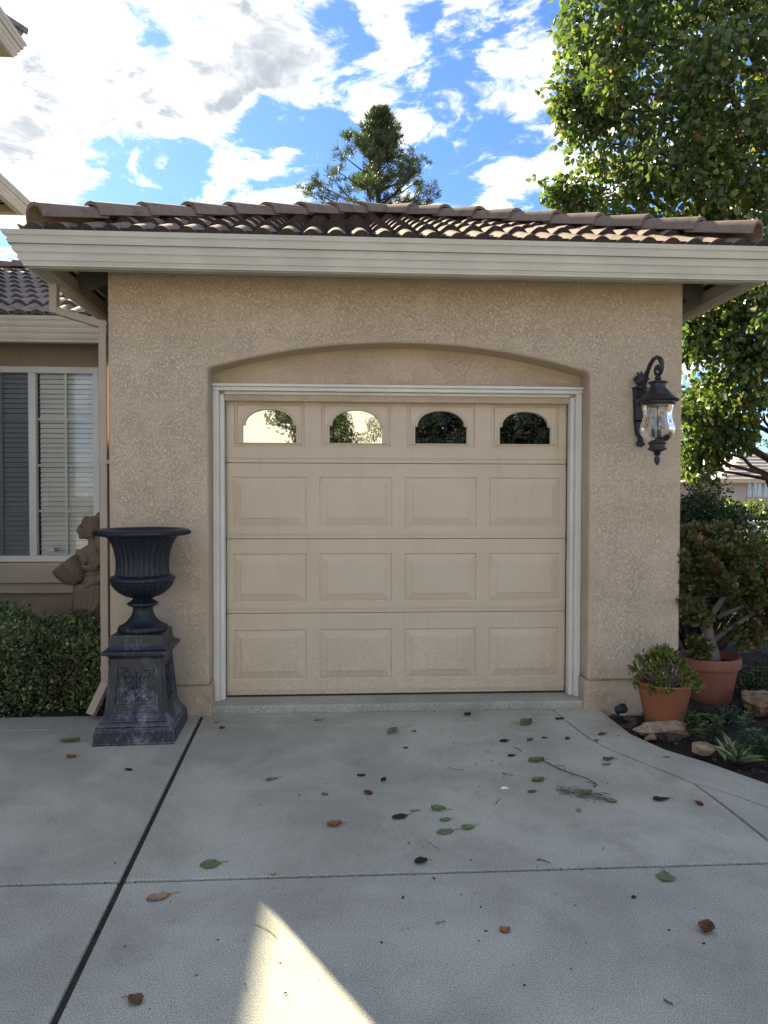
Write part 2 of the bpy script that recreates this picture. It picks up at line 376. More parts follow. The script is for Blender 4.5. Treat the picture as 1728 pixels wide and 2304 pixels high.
def empty(name, label=None, cat=None, loc=(0, 0, 0), group=None, kind=None):
    o = bpy.data.objects.new(name, None); col.objects.link(o); o.location = loc; o.empty_display_size = .1
    return tag(o, label, cat, group, kind)
def tag(o, label=None, cat=None, group=None, kind=None):
    for k, v in (('label', label), ('category', cat), ('group', group), ('kind', kind)):
        if v: o[k] = v
    return o
def autosmooth(o, ang=40):
    me = o.data; bm = bmesh.new(); bm.from_mesh(me)
    for f in bm.faces: f.smooth = True
    for e in bm.edges:
        if len(e.link_faces) == 2 and e.calc_face_angle(0) > R(ang): e.smooth = False
    bm.to_mesh(me); bm.free(); return o
def rot_to(d):
    return Vector(d).to_track_quat('Z', 'Y').to_matrix()

def leaves(pos, dirs, nrm, length, width, cols, fold=.25, curl=.15):
    """many small leaves as one mesh: each leaf is two folded quads"""
    n = len(pos); d = dirs/np.linalg.norm(dirs, axis=1, keepdims=True)
    s = np.cross(d, nrm); s /= np.linalg.norm(s, axis=1, keepdims=True)+1e-9; u = np.cross(s, d)
    L = np.asarray(length).reshape(-1, 1)*np.ones((n, 1)); W = np.asarray(width).reshape(-1, 1)*np.ones((n, 1))
    base = pos; tip = pos+d*L-u*L*curl
    P1 = pos+d*L*.28; P2 = pos+d*L*.68-u*L*curl*.4
    vs = np.stack([base, P1+s*W*.5+u*W*fold, P2+s*W*.42+u*W*fold*.8, tip, P2-s*W*.42+u*W*fold*.8, P1-s*W*.5+u*W*fold], 1).reshape(-1, 3)
    o = (np.arange(n)*6)[:, None]
    fs = np.concatenate([o+np.array([0, 1, 2, 3]), o+np.array([0, 3, 4, 5])], 1).reshape(-1, 4)
    return vs, fs, np.repeat(cols, 6, axis=0)
def leafmesh(name, vs, fs, cols, mat):
    me = bpy.data.meshes.new(name); n = len(vs); k = len(fs)
    me.vertices.add(n); me.vertices.foreach_set('co', vs.astype(np.float32).ravel())
    me.loops.add(k*4); me.loops.foreach_set('vertex_index', fs.astype(np.int32).ravel())
    me.polygons.add(k); me.polygons.foreach_set('loop_start', np.arange(k, dtype=np.int32)*4)
    me.update(calc_edges=True); me.materials.append(MATS[mat])
    c4 = np.ones((n, 4), np.float32); c4[:, :3] = cols; setcol(me, c4); return me
def rnd_dirs(n):
    v = rng.normal(size=(n, 3)); return v/np.linalg.norm(v, axis=1, keepdims=True)
def palette(n, items):
    """items: (rgb, weight); returns n x 3 with some value jitter"""
    wts = np.array([i[1] for i in items], float); idx = rng.choice(len(items), n, p=wts/wts.sum())
    c = np.array([i[0] for i in items])[idx]; return np.clip(c*rng.uniform(.72, 1.3, (n, 1))*rng.uniform(.93, 1.07, (n, 3)), 0, 1)
# ================================================================ setting
gm = MB().add([(-300,-300,-.06),(300,-300,-.06),(300,300,-.06),(-300,300,-.06)], [(0,1,2,3)])
tag(gm.build('ground', 'ground_earth'), 'brown earth stretching away beyond the houses', 'ground', kind='structure')

# driveway: separate concrete slabs over a dark bed that shows in the joints
XJ = lambda y: -1.349-.0413*y
joint = [(1.060,.10),(1.084,-.281),(1.113,-.572),(1.17,-.779),(1.263,-.977),(1.345,-1.14),(1.418,-1.301),(1.433,-1.542),(1.438,-1.921),(1.44,-2.105)]
bedge = [(1.395,.06),(1.385,-.20),(1.40,-.512),(1.492,-.796),(1.639,-1.011),(1.801,-1.322),(2.05,-1.62),(2.45,-1.93),(3.1,-2.105)]
drive = MB().prism([(-6,-12),(5,-12),(5,-2.4),(3.05,-2.06),(2.41,-1.88),(2.01,-1.57),(1.76,-1.28),(1.60,-.98),(1.455,-.77),(1.365,-.5),(1.35,-.2),(1.36,.12),(-6,.12)], -.11, -.013).build('driveway', 'dirt_joint')
tag(drive, 'grey concrete driveway in front of the garage', 'driveway', kind='structure')
def slab(pts): return MB().prism(pts, -.10, 0).build('concrete_slab', 'concrete', drive, bevel=.006)
g, th = .012, .0035; YC, YT = -2.11, -.235
def off(pts, dx): return [(x+dx, y) for x, y in pts]
slab([(-4.2, YT+th), (XJ(YT)-g, YT+th), (XJ(.06)-g, .045), (-4.2, .045)])
slab([(-4.2, YC+.008), (XJ(YC)-g, YC+.008), (XJ(YT)-g, YT-th), (-4.2, YT-th)])
slab([(-4.2, -5.1), (XJ(-5.1)-g, -5.1), (XJ(YC)-g, YC-.008), (-4.2, YC-.008)])
slab([(XJ(YT)+g, YT+th), (1.076, YT+th), (1.057, .045), (XJ(.045)+g, .045)])
jl = off(joint, -.006)
slab([(XJ(YC)+g, YC+.008), (jl[-1][0], YC+.008)]+jl[::-1][1:-2]+[(jl[1][0], jl[1][1]), (1.078, YT-th), (XJ(YT)+g, YT-th)])
jr = off(joint, .006)
k0 = bedge[1:]
slab([(1.085, YT-th)]+[(1.395, YT-th)]+k0[1:-1]+[(3.1, YC+.008), (jr[-1][0], YC+.008)]+jr[::-1][1:-1])
slab([(1.066, .045), (1.082, YT+th), (1.393, YT+th), (1.39, .045)])
slab([(XJ(-5.1)+g, -5.1), (4.9, -5.1), (4.9, -2.4), (3.13, YC-.008), (XJ(YC)+g, YC-.008)])
for x0, x1 in ((-6, XJ(-5.1)-g), (XJ(-5.1)+g, 5.)):
    for y0, y1 in ((-8.5, -5.11), (-12, -8.51)): slab([(x0, y0), (x1, y0), (x1, y1), (x0, y1)])
slab([(-6,-5.1),(-4.21,-5.1),(-4.21,.045),(-6,.045)])
# fine crack running from the curved joint towards the planting bed
cm = MB(); cp = [(1.425,-1.305),(1.47,-1.36),(1.53,-1.44),(1.585,-1.53),(1.66,-1.64),(1.75,-1.78)]
for a, b in zip(cp, cp[1:]):
    d = np.array(b)-np.array(a); q = np.array([-d[1], d[0]])/np.linalg.norm(d)*.0022
    cm.add([(*(np.array(a)-q), .0008), (*(np.array(b)-q), .0008), (*(np.array(b)+q), .0008), (*(np.array(a)+q), .0008)], [(0,1,2,3)])
cm.build('crack', 'dirt_joint', drive)

# garage floor slab with its raised lip
gf = MB().prism([(-1.296,.05),(1.296,.05),(1.296,.30),(1.79,.30),(1.79,6.2),(-1.79,6.2),(-1.79,.30),(-1.296,.30)], -.1, .052).build('garage_floor', 'concrete', bevel=.012)
tag(gf, 'raised concrete lip of the garage floor under the door', 'floor', kind='structure')

# planting bed on the right
bx = MB(); nx, ny = 46, 60
vs = []
for j in range(ny):
    for i in range(nx):
        x = 1.30+i*.11; y = -2.6+j*.11
        vs.append((x, y, -.01+.03*math.sin(x*3.1+y*2)+.022*math.sin(7*x-5*y)+rng.uniform(-.012, .012)+(.02 if x > 1.9 else 0)))
# keep the earth below the slab level near the concrete
from mathutils.geometry import intersect_point_line
def bed_dist(x, y):
    return min((Vector((x, y))-intersect_point_line(Vector((x, y)), Vector(a), Vector(b))[0].to_2d()).length for a, b in zip(bedge, bedge[1:]))
def inside_drive(x, y):
    if y < -2.1: return True
    ex = np.interp(-y, [-p[1] for p in bedge], [p[0] for p in bedge]); return x < ex
vs = [(x, y, (min(z, -.02) if y < -2.1 or inside_drive(x-.09, y-.03) else z) - (.05 if inside_drive(x+.02, y) else 0)) for x, y, z in vs]
bx.add(vs, [(j*nx+i, j*nx+i+1, (j+1)*nx+i+1, (j+1)*nx+i) for j in range(ny-1) for i in range(nx-1)])
bed = bx.build('planting_bed', 'soil', smooth=True); tag(bed, 'dark soil planting bed beside the garage', 'bed', kind='structure')
hb = MB(); vs = [(-4.2+.1*i, .06+.1*j, .0+rng.uniform(-.015, .015)-(.02 if j == 0 else 0)) for j in range(21) for i in range(23)]
hb.add(vs, [(j*23+i, j*23+i+1, (j+1)*23+i+1, (j+1)*23+i) for j in range(20) for i in range(22)])
tag(hb.build('hedge_bed', 'soil', smooth=True), 'strip of dark soil under the clipped hedge', 'bed', kind='structure')

# ================================================================ roof tile machinery
PITCH = R(22.6); TP = math.tan(PITCH)
TW, TEXP, TLEN, TTH = .304, .365, .42, .034
def tile_mesh(mat):
    us = []
    for r_ in (0, .152):
        for u in (0, .006, .024, .046, .064, .088, .106, .128, .146): us.append(r_+u)
    us.append(.304)
    def h(u):
        q = (u % .152)-.076
        return .044*math.cos(math.pi*q/.140) if abs(q) < .0699 else 0.
    m = MB(); n = len(us)
    m.add([(u, 0, TTH+h(u)) for u in us]+[(u, TLEN, h(u)+.002) for u in us], [(i, i+1, n+i+1, n+i) for i in range(n-1)])
    m.add([(u, 0, TTH+h(u)) for u in us]+[(u, .002, h(u)-.004) for u in us], [(i+1, i, n+i, n+i+1) for i in range(n-1)])
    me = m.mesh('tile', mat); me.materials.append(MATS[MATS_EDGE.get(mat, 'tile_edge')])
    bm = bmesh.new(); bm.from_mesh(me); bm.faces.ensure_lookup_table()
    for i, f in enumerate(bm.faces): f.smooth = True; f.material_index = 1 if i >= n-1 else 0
    bm.to_mesh(me); bm.free(); return me
def place_tiles(parent, mesh, O, A, S, N, ncol, nrow, clip=None, keep=None, start=0.):
    """lay tiles up a slope; clip(a, s) gives the allowed interval of a at height s; cut tiles get meshes of their own"""
    A, S, N = Vector(A), Vector(S), Vector(N)
    for j in range(nrow):
        for i in range(ncol):
            a0 = start+i*TW; s0 = j*TEXP; me = mesh
            p = Vector(O)+A*a0+S*s0
            if keep and not keep(p): continue
            if clip:
                lo0, hi0 = clip(s0); lo1, hi1 = clip(s0+TLEN)
                if a0 >= hi0 or a0+TW <= lo0: continue
                if not (a0 >= lo1 and a0+TW <= hi1):
                    bm = bmesh.new(); bm.from_mesh(mesh)
                    for (q0, q1, sg) in ((lo0, lo1, 1), (hi0, hi1, -1)):
                        co = Vector((q0-a0, 0, 0)); d = Vector((q1-q0, TLEN, 0)); no = Vector((d.y, -d.x, 0)).normalized()*sg
                        bmesh.ops.bisect_plane(bm, geom=bm.verts[:]+bm.edges[:]+bm.faces[:], plane_co=co, plane_no=no, clear_inner=True)
                    if len(bm.faces) < 3: bm.free(); continue
                    me = bpy.data.meshes.new('tile'); bm.to_mesh(me); bm.free(); me.materials.append(mesh.materials[0]); me.materials.append(mesh.materials[1])
            o = bpy.data.objects.new('tile', me); col.objects.link(o); o.parent = parent
            jit = rng.uniform(-.006, .006, 3); p = p+A*jit[0]*.5+S*jit[1]+N*abs(jit[2])*.4
            o.matrix_basis = Matrix(((A.x, S.x, N.x, p.x), (A.y, S.y, N.y, p.y), (A.z, S.z, N.z, p.z), (0, 0, 0, 1))) @ Matrix.Rotation(rng.uniform(-.006, .006), 4, 'Z')
            if j == 0: o.matrix_basis = o.matrix_basis @ Matrix.Translation((0, TLEN, 0)) @ Matrix.Rotation(.07, 4, 'X') @ Matrix.Translation((0, -TLEN, 0))
def hip_mesh(mat):
    m = MB(); n = 9; prof = lambda w_, h_: [(w_*math.cos(math.pi*(1-i/(n-1))), h_*(math.sin(math.pi*i/(n-1))**.85)) for i in range(n)]
    L = .44; a = prof(.125, .112); b = prof(.102, .088)
    for rows, fl in (((( 0, a, .0), (L, b, .0)), 0), (((L, [(x*.8, z*.78) for x, z in b], 0), (0, [(x*.82, z*.80) for x, z in a], 0)), 0), (((0, [(x*.82, z*.80) for x, z in a], 0), (0, a, 0)), 0)):
        (y0, p0, _), (y1, p1, _) = rows
        m.add([(x, y0, z) for x, z in p0]+[(x, y1, z) for x, z in p1], [(i+1, i, n+i, n+i+1) for i in range(n-1)])
    me = m.mesh('hip_tile', mat); bm = bmesh.new(); bm.from_mesh(me)
    for f in bm.faces: f.smooth = True
    bm.to_mesh(me); bm.free(); return me
def place_hips(parent, mesh, P0, P1, up, exp=.375, name='hip_tile'):
    P0, P1 = Vector(P0), Vector(P1); d = (P1-P0); L = d.length; d.normalize(); up = Vector(up); A = d.cross(up).normalized(); N = A.cross(d)
    k = int(L/exp)
    for i in range(k+1):
        if i*exp+.2 > L: break
        p = P0+d*(i*exp-.02)+N*(.004+rng.uniform(0, .006)); tilt = .030
        S2 = (d-N*tilt).normalized(); N2 = A.cross(S2)
        o = bpy.data.objects.new(name, mesh); col.objects.link(o); o.parent = parent; p = p+N*.026
        a2 = A
        o.matrix_basis = Matrix(((a2.x, S2.x, N2.x, p.x), (a2.y, S2.y, N2.y, p.y), (a2.z, S2.z, N2.z, p.z), (0, 0, 0, 1))) @ Matrix.Rotation(rng.uniform(-.015, .015), 4, 'Z')

def gutter_profile(zt, zb, o0, o1):
    """ribbed outward-leaning face; (out, z) from the inner top over the lip and down to the fascia"""
    pts = [(o0-.10, zt-.02), (o1-.014, zt-.012), (o1-.012, zt+.004), (o1+.002, zt+.004)]
    n = 4; H = zt-zb
    for i in range(n):
        za = zt-H*(i/n); zm = zt-H*((i+.50)/n); zn = zt-H*((i+1)/n)
        oa = lambda z: o1+(o0-o1)*(zt-z)/H
        pts += [(oa(zm)+.0, zm), (oa(zm)-.007, zm-.003), (oa(zn)-.007, zn+.005 if i < n-1 else zn)]
        if i < n-1: pts += [(oa(zn)-.0, zn)]
    pts += [(o0-.006, zb-.006), (o0-.09, zb-.006), (o0-.09, zb+.02)]
    return pts
def sweep(mb, prof, path):
    """path(o) -> plan points for that outward distance"""
    rows = [[(x, y, z) for x, y in path(o)] for o, z in prof]; n = len(rows[0]); vs = [p for r_ in rows for p in r_]
    mb.add(vs, [(j*n+i, j*n+i+1, (j+1)*n+i+1, (j+1)*n+i) for j in range(len(rows)-1) for i in range(n-1)])
    for e in (0, n-1): mb.add([r_[e] for r_ in rows], [tuple(range(len(rows)))])
    return mb

# ================================================================ garage
HW = 1.955; ZE, OE = 3.02, .44                       # half width, deck height and overhang at the eave
gar = empty('garage', 'tan stucco single garage with red-brown tiled hip roof', 'garage')
n_arc = 28; Rr = (1.3**2+.187**2)/(2*.187); zc_ = 2.525-Rr
arc = [(1.3*math.cos(math.pi*0)*(-1+2*i/n_arc), zc_+math.sqrt(Rr**2-(1.3*(-1+2*i/n_arc))**2)) for i in range(n_arc+1)]
outl = [(-HW,.205),(-1.3,.205)]+arc+[(1.3,.205),(HW,.205),(HW,3.17),(-HW,3.17)]
wm = MB(); n = len(outl)
vs = [(x, 0, z) for x, z in outl]+[(x, .22, z) for x, z in outl]
wm.add(vs, [tuple(range(n)), tuple(range(n, 2*n))[::-1]]+[(i, n+i, n+(i+1) % n, (i+1) % n) for i in range(n)])
wall = wm.build('wall', 'stucco', gar, bevel=.020, seg=3)
rp = MB(); arc2 = [(x*.9995, z+.02) for x, z in arc]
pts = [(-1.31, 2.15)]+[(1.31, 2.15)]+[(x*1.006, z+.03) for x, z in arc[::-1]]
m_ = len(pts); rp.add([(x, .205, z) for x, z in pts]+[(x, .25, z) for x, z in pts], [tuple(range(m_))]+[(i, (i+1) % m_, m_+(i+1) % m_, m_+i) for i in range(m_)])
rp.build('arch_panel', 'stucco', gar)
for s in (-1, 1):
    x0, x1 = sorted((s*HW, s*(HW-.16)))
    MB().box(x0, x1, .221, 6.3, .0, 3.17).build('wall', 'stucco', gar)
    x0, x1 = sorted((s*(HW-.022), s*1.285))
    MB().box(x0, x1, .022, .215, -.06, .2045).build('footing', 'stucco', gar, bevel=.012)
MB().box(-HW+.161, HW-.161, 6.15, 6.3, 0, 3.17).build('wall', 'stucco', gar)

# roof: deck, tiles, hips
roof = MB(); c = HW+OE; ya = -OE+c; yr = 6.3+OE; za = ZE+c*TP; yb = yr-c
fp = [(-c,-OE,ZE),(c,-OE,ZE),(c,yr,ZE),(-c,yr,ZE),(0,ya,za),(0,yb,za)]
roof.add(fp+[(x, y, z-.03) for x, y, z in fp], [(0,1,4),(1,2,5,4),(2,3,5),(3,0,4,5),(7,6,10),(8,7,10,11),(9,8,11),(6,9,11,10),(0,6,7,1),(1,7,8,2),(2,8,9,3),(3,9,6,0)])
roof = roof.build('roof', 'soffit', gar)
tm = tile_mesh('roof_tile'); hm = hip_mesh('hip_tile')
cp_, sp_ = math.cos(PITCH), math.sin(PITCH)
SL = c/cp_
TO = .052
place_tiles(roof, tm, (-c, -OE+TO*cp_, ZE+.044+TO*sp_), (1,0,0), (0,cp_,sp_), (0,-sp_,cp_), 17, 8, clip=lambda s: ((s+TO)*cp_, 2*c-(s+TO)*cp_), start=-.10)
for s in (-1, 1):
    A = (0, -s*-1, 0) if s > 0 else (0, -1, 0)
    # right slope: along +y, rising towards -x ; left slope: along -y, rising towards +x
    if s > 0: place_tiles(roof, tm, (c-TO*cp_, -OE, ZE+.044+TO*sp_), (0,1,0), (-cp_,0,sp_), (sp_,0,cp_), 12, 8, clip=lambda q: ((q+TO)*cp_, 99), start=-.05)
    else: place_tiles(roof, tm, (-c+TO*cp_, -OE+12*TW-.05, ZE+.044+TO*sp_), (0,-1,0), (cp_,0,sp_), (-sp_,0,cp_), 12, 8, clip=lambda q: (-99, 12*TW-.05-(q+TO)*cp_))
apex = Vector((0, ya, za+.05))
for s in (-1, 1):
    place_hips(roof, hm, (s*(c-.135), -OE+.135, ZE+.072+.115*TP), (0, ya, za+.078), (0, 0, 1))
    MB().bar((s*(c-.20), -OE+.20, ZE+.105), (s*.02, ya-.02, za+.03), .05, .09).build('hip_board', 'mortar_dark', roof)
place_hips(roof, hm, (0, ya+.0, za+.05), (0, yb, za+.05), (0, 0, 1), name='ridge_tile')
# bird-stop mortar behind the first course
MB().bar((-c+.12, -OE+.064, ZE+.052), (c-.12, -OE+.064, ZE+.052), .02, .085).build('eave_closure', 'mortar_dark', roof)

# gutters, fascia, soffit framing
yb_l, yb_r = 1.62, 6.5
prof = gutter_profile(3.06, 2.885, .386, .472)
gpath = lambda o: [(-HW-o, yb_l), (-HW-o, -o), (HW+o, -o), (HW+o, yb_r)]
sweep(MB(), prof, gpath).build('gutter', 'trim_gutter', gar)
fprof = [(.30, 3.035), (.355, 3.035), (.355, 2.868), (.30, 2.868), (.30, 3.035)]
fm = MB()
for (a, b) in (((-HW-.355, -.355), (HW+.355, -.30)), ((-HW-.355, -.2995), (-HW-.30, 6.4)), ((HW+.30, -.2995), (HW+.355, 6.4))):
    fm.box(a[0], b[0], a[1], b[1], 2.872, 2.995)
fm.build('fascia', 'trim_fascia', gar)
zd = lambda o: ZE-.035+(OE-o)*TP
def rafter(p, q):
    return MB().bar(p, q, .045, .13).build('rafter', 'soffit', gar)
for yy in (.35, .95, 1.55, 2.15, 2.75):
    for s in (-1, 1): rafter((s*(HW-.02), yy, zd(-.02)-.07), (s*(HW+.30), yy, zd(.30)-.07))
for xx in np.arange(-1.6, 1.7, .61): rafter((xx, .1, zd(-.1)-.07), (xx, -.30, zd(.30)-.07))
for s in (-1, 1):
    rafter((s*(HW-.04), .04, zd(-.04)-.075), (s*(HW+.305), -.305, zd(.305)-.075))
    for k_, oo in enumerate((.07, .20)):        # board edges of the open soffit
        y0, y1 = -oo+.02, 3.0
        MB().bar((s*(HW+oo), y0, zd(oo)-.006), (s*(HW+oo), y1, zd(oo)-.006), .006, .012).build('soffit_batten', 'trim_fascia', gar)

# downspout: outlet, dropped leg, sloping offset, wall leg, shoe
dsx, dsy = -2.0, .065
top = atY(118, 652, .0); 
A0 = Vector((-HW-.345, .015, 2.885)); A1 = Vector((-HW-.345, .015, 2.715)); A2 = Vector((dsx, dsy, 2.625)); A3 = Vector((dsx, dsy, .17)); A4 = Vector((dsx-.07, dsy-.10, .03))
ds = empty('downspout'); ds.parent = gar
def leg(a, b, nm='pipe', w_=.052, h_=.062, up=(0, 1, 0)): return MB().bar(a, b, w_, h_, up).build(nm, 'downspout_paint', ds, bevel=.006)
leg(A0, A1-Vector((0, 0, .03))); leg(A1+Vector((-.02, 0, .0)), A2+Vector((.026, 0, -.006)), up=(0, 0, 1), w_=.062, h_=.05); leg(A2+Vector((0, 0, .03)), A3); leg(A3+Vector((0, 0, .05)), A4, up=(1, 0, 0), w_=.062, h_=.055)
leg(A2+Vector((0, 0, -.06)), A2+Vector((0, 0, -.02)), 'collar', .058, .068); leg(Vector((dsx, dsy, .30)), Vector((dsx, dsy, .34)), 'collar', .058, .068)
MB().box(dsx-.035, -HW-.001, dsy-.034, dsy+.034, 1.7, 1.725).build('strap', 'downspout_paint', ds)

# door frame
fr = empty('door_frame'); fr.parent = gar
for s in (-1, 1):
    x0, x1 = sorted((s*1.2975, s*1.254)); MB().box(x0, x1, .150, .24, .055, 2.2125).build('jamb', 'white_trim', fr, bevel=.004)
    x0, x1 = sorted((s*1.2535, s*1.224)); MB().box(x0, x1, .185, .255, .055, 2.1915).build('stop', 'white_trim', fr, bevel=.004)
MB().box(-1.2975, 1.2975, .145, .24, 2.213, 2.2395).build('header', 'white_trim', fr, bevel=.004)
MB().box(-1.2985, 1.2985, .128, .205, 2.2400, 2.260).build('header_cap', 'white_trim', fr, bevel=.004)
MB().box(-1.221, 1.221, .186, .256, 2.192, 2.2125).build('head_stop', 'white_trim', fr, bevel=.004)

# door: four hinged sections
YD = .27; door = empty('garage_door'); door.parent = gar
PX = [(-1.178,-.658),(-.566,-.045),(.045,.566),(.658,1.178)]
SH = .5325; Z0 = .06
def panel_mesh(x0, x1, z0, z1):
    m = MB(); loops = []
    for ins, dy in ((0, 0), (.004, .008), (.010, .009), (.014, .006), (.058, -.005), (.0605, -.008)):
        loops += [(x0+ins, YD+dy, z0+ins), (x1-ins, YD+dy, z0+ins), (x1-ins, YD+dy, z1-ins), (x0+ins, YD+dy, z1-ins)]
    fs = []
    for k_ in range(5):
        for i in range(4): a, b = k_*4+i, k_*4+(i+1) % 4; fs.append((a, b, b+4, a+4))
    fs.append((20, 21, 22, 23)); return m.add(loops, fs)
for r_ in range(4):
    z0, z1 = ((.06, .648), (.648, 1.18), (1.18, 1.72), (1.72, 2.255))[r_]
    sec = MB(); top_ = (r_ == 3)
    pz0, pz1 = ((.172, .531), (.727, 1.075), (1.268, 1.621), (1.832, 2.150))[r_]
    rects = PX if not top_ else [(x-.018, y_+.018) if 0 else ((x+y_)/2-.247, (x+y_)/2+.247) for x, y_ in PX]
    xs = [-1.222]; 
    for a, b in rects: xs += [a, b]
    xs.append(1.222)
    lip = .034
    zs = [z0+.0022, z0+lip, pz0, pz1, z1-lip, z1-.0022]; yl = [YD+.007, YD]
    # lower and upper recessed lips, then the flat field with holes for the panels
    for (a, b) in ((zs[0], zs[1]), (zs[4], zs[5])): sec.add([(-1.222, YD+.007, a), (1.222, YD+.007, a), (1.222, YD+.007, b), (-1.222, YD+.007, b)], [(0,1,2,3)])
    for zz in (zs[1], zs[4]): sec.add([(-1.222, YD, zz), (1.222, YD, zz), (1.222, YD+.007, zz), (-1.222, YD+.007, zz)], [(0,1,2,3)])
    for zz in (zs[0], zs[5]): sec.add([(-1.222, YD+.007, zz), (1.222, YD+.007, zz), (1.222, YD+.04, zz), (-1.222, YD+.04, zz)], [(0,1,2,3)])
    for j in (1, 2, 3):
        for i in range(len(xs)-1):
            if j == 2 and i % 2 == 1: continue
            sec.add([(xs[i], YD, zs[j]), (xs[i+1], YD, zs[j]), (xs[i+1], YD, zs[j+1]), (xs[i], YD, zs[j+1])], [(0,1,2,3)])
    s_ob = sec.build('section', 'door_paint', door)
    if not top_:
        for a, b in rects: panel_mesh(a, b, pz0, pz1).build('raised_panel', 'door_paint', door)
    else:
        for a, b in rects:
            m = MB(); xc = (a+b)/2
            loops = []; ring = [(0, 0), (.004, .010), (.022, .006), (.025, -.006), (.030, -.006)]
            for ins, dy in ring: loops += [(a+ins, YD+dy, pz0+ins), (b-ins, YD+dy, pz0+ins), (b-ins, YD+dy, pz1-ins), (a+ins, YD+dy, pz1-ins)]
            fs = []
            for k_ in range(len(ring)-1):
                for i in range(4): p, q = k_*4+i, k_*4+(i+1) % 4; fs.append((p, q, q+4, p+4))
            m.add(loops, fs)
            ix0, ix1, iz0, iz1 = a+.030, b-.030, pz0+.030, pz1-.030
            gw, gb = .187, pz0+.031; sh = gb+.122; gt = gb+.234
            ar = [(-gw, gb), (-gw, sh), (-gw+.018, sh), (-gw+.018, sh+.006)]
            for k_ in range(1, 16): th_ = math.pi*(1-k_/16); ar.append((( gw-.018)*math.cos(th_), sh+.006+(gt-sh-.006)*math.sin(th_)**.95))
            ar += [(gw-.018, sh+.006), (gw-.018, sh), (gw, sh), (gw, gb)]
            ar = [(xc+x, z) for x, z in ar]; nn = len(ar)
            # plate around the arched light, built as one ring polygon with a slit
            poly = [(ix0, iz0), (ix0, iz1), (ix1, iz1), (ix1, iz0)]
            y_ = YD-.006
            outer = [(ix0, iz0), (ix0, iz1), (ix1, iz1), (ix1, iz0)]
            pl = [(ix0, iz0), (xc-gw, iz0)]+ar+[(xc+gw, iz0), (ix1, iz0), (ix1, iz1), (ix0, iz1)]
            m.add([(x, y_, z) for x, z in pl], [tuple(range(len(pl)))])
            m.add([(xc-gw, y_, iz0), (xc+gw, y_, iz0), (xc+gw, y_, gb), (xc-gw, y_, gb)], [(0,1,2,3)])
            # proud bead round the light and the reveal behind it
            cz = gb+.09
            def grow(p, e): return (xc+(p[0]-xc)*(1+e/.187), (gb if p[1] <= gb+1e-6 else cz+(p[1]-cz)*(1+e/.13)))
            o1 = [(*grow(p, .019), ) for p in ar]; o2 = [(*grow(p, .015), ) for p in ar]; o3 = [(*grow(p, .004), ) for p in ar]
            lay = [[(x, y_+.0005, z) for x, z in o1], [(x, y_-.010, z) for x, z in o2], [(x, y_-.010, z) for x, z in o3], [(x, y_+.0, z) for x, z in ar], [(x, YD+.014, z) for x, z in ar]]
            vs_ = [p for l_ in lay for p in l_]
            m.add(vs_, [(k_*nn+i, k_*nn+i+1, (k_+1)*nn+i+1, (k_+1)*nn+i) for k_ in range(4) for i in range(nn-1)])
            m.add([(ar[0][0], y_, gb), (ar[-1][0], y_, gb), (ar[-1][0], YD+.014, gb), (ar[0][0], YD+.014, gb)], [(0,1,2,3)])
            m.build('window_frame', 'door_paint', door)
            MB().add([(x, YD+.012, z) for x, z in [(xc-gw-.01, gb-.01)]+[(q[0], q[1]) for q in ar[1:-1]]+[(xc+gw+.01, gb-.01)]], [tuple(range(nn))]).build('window_pane', 'tinted_glass', door)
MB().box(-1.222, 1.222, YD+.045, YD+.05, Z0, 2.3).build('door_core', 'interior', door)
MB().box(-1.222, 1.222, YD-.004, YD+.03, .0535, Z0+.004).build('bottom_seal', 'rubber', door)

# ================================================================ main house on the left
ho = empty('house', 'tan two-storey house with grey-brown tiled roof left of the garage', 'house')
HY = 2.12; HE = 1.68
# single-storey front wall with the window opening
wx0, wx1, wz0, wz1 = -3.93, -2.69, .855, 2.69
hwm = MB()
hwm.box(-5.3, wx0, HY, HY+.2, -.05, 3.15); hwm.box(wx1, -HW-.001, HY, HY+.2, -.05, 3.15); hwm.box(wx0, wx1, HY, HY+.2, -.05, wz0); hwm.box(wx0, wx1, HY, HY+.2, wz1, 3.15)
hwm.build('wall', 'stucco_house', ho)
MB().box(-5.3, -2.0, HY+2.2, HY+2.3, 0, 3.2).build('room_wall', 'interior', ho)
MB().box(-4.09, -2.30, HY-.07, HY-.001, .655, .846).build('sill', 'sill_trim', ho, bevel=.012)
MB().box(-4.09, -2.32, HY-.035, HY-.001, .558, .652).build('sill_apron', 'sill_trim', ho, bevel=.008)
win = empty('window'); win.parent = ho
fw_ = .058
for (a, b, c0, d0) in ((wx0, wx1, wz0, wz0+fw_), (wx0, wx1, wz1-fw_, wz1), (wx0, wx0+fw_, wz0+fw_, wz1-fw_), (wx1-fw_, wx1, wz0+fw_, wz1-fw_)):
    MB().box(a, b, HY-.022, HY+.06, c0, d0).build('frame', 'vinyl_white', win, bevel=.005)
xm = (-3.342-3.277)/2
MB().box(xm-.034, xm+.034, HY-.012, HY+.05, wz0+fw_, wz1-fw_).build('mullion', 'vinyl_white', win, bevel=.004)
gl0, gl1 = wz0+fw_, wz1-fw_
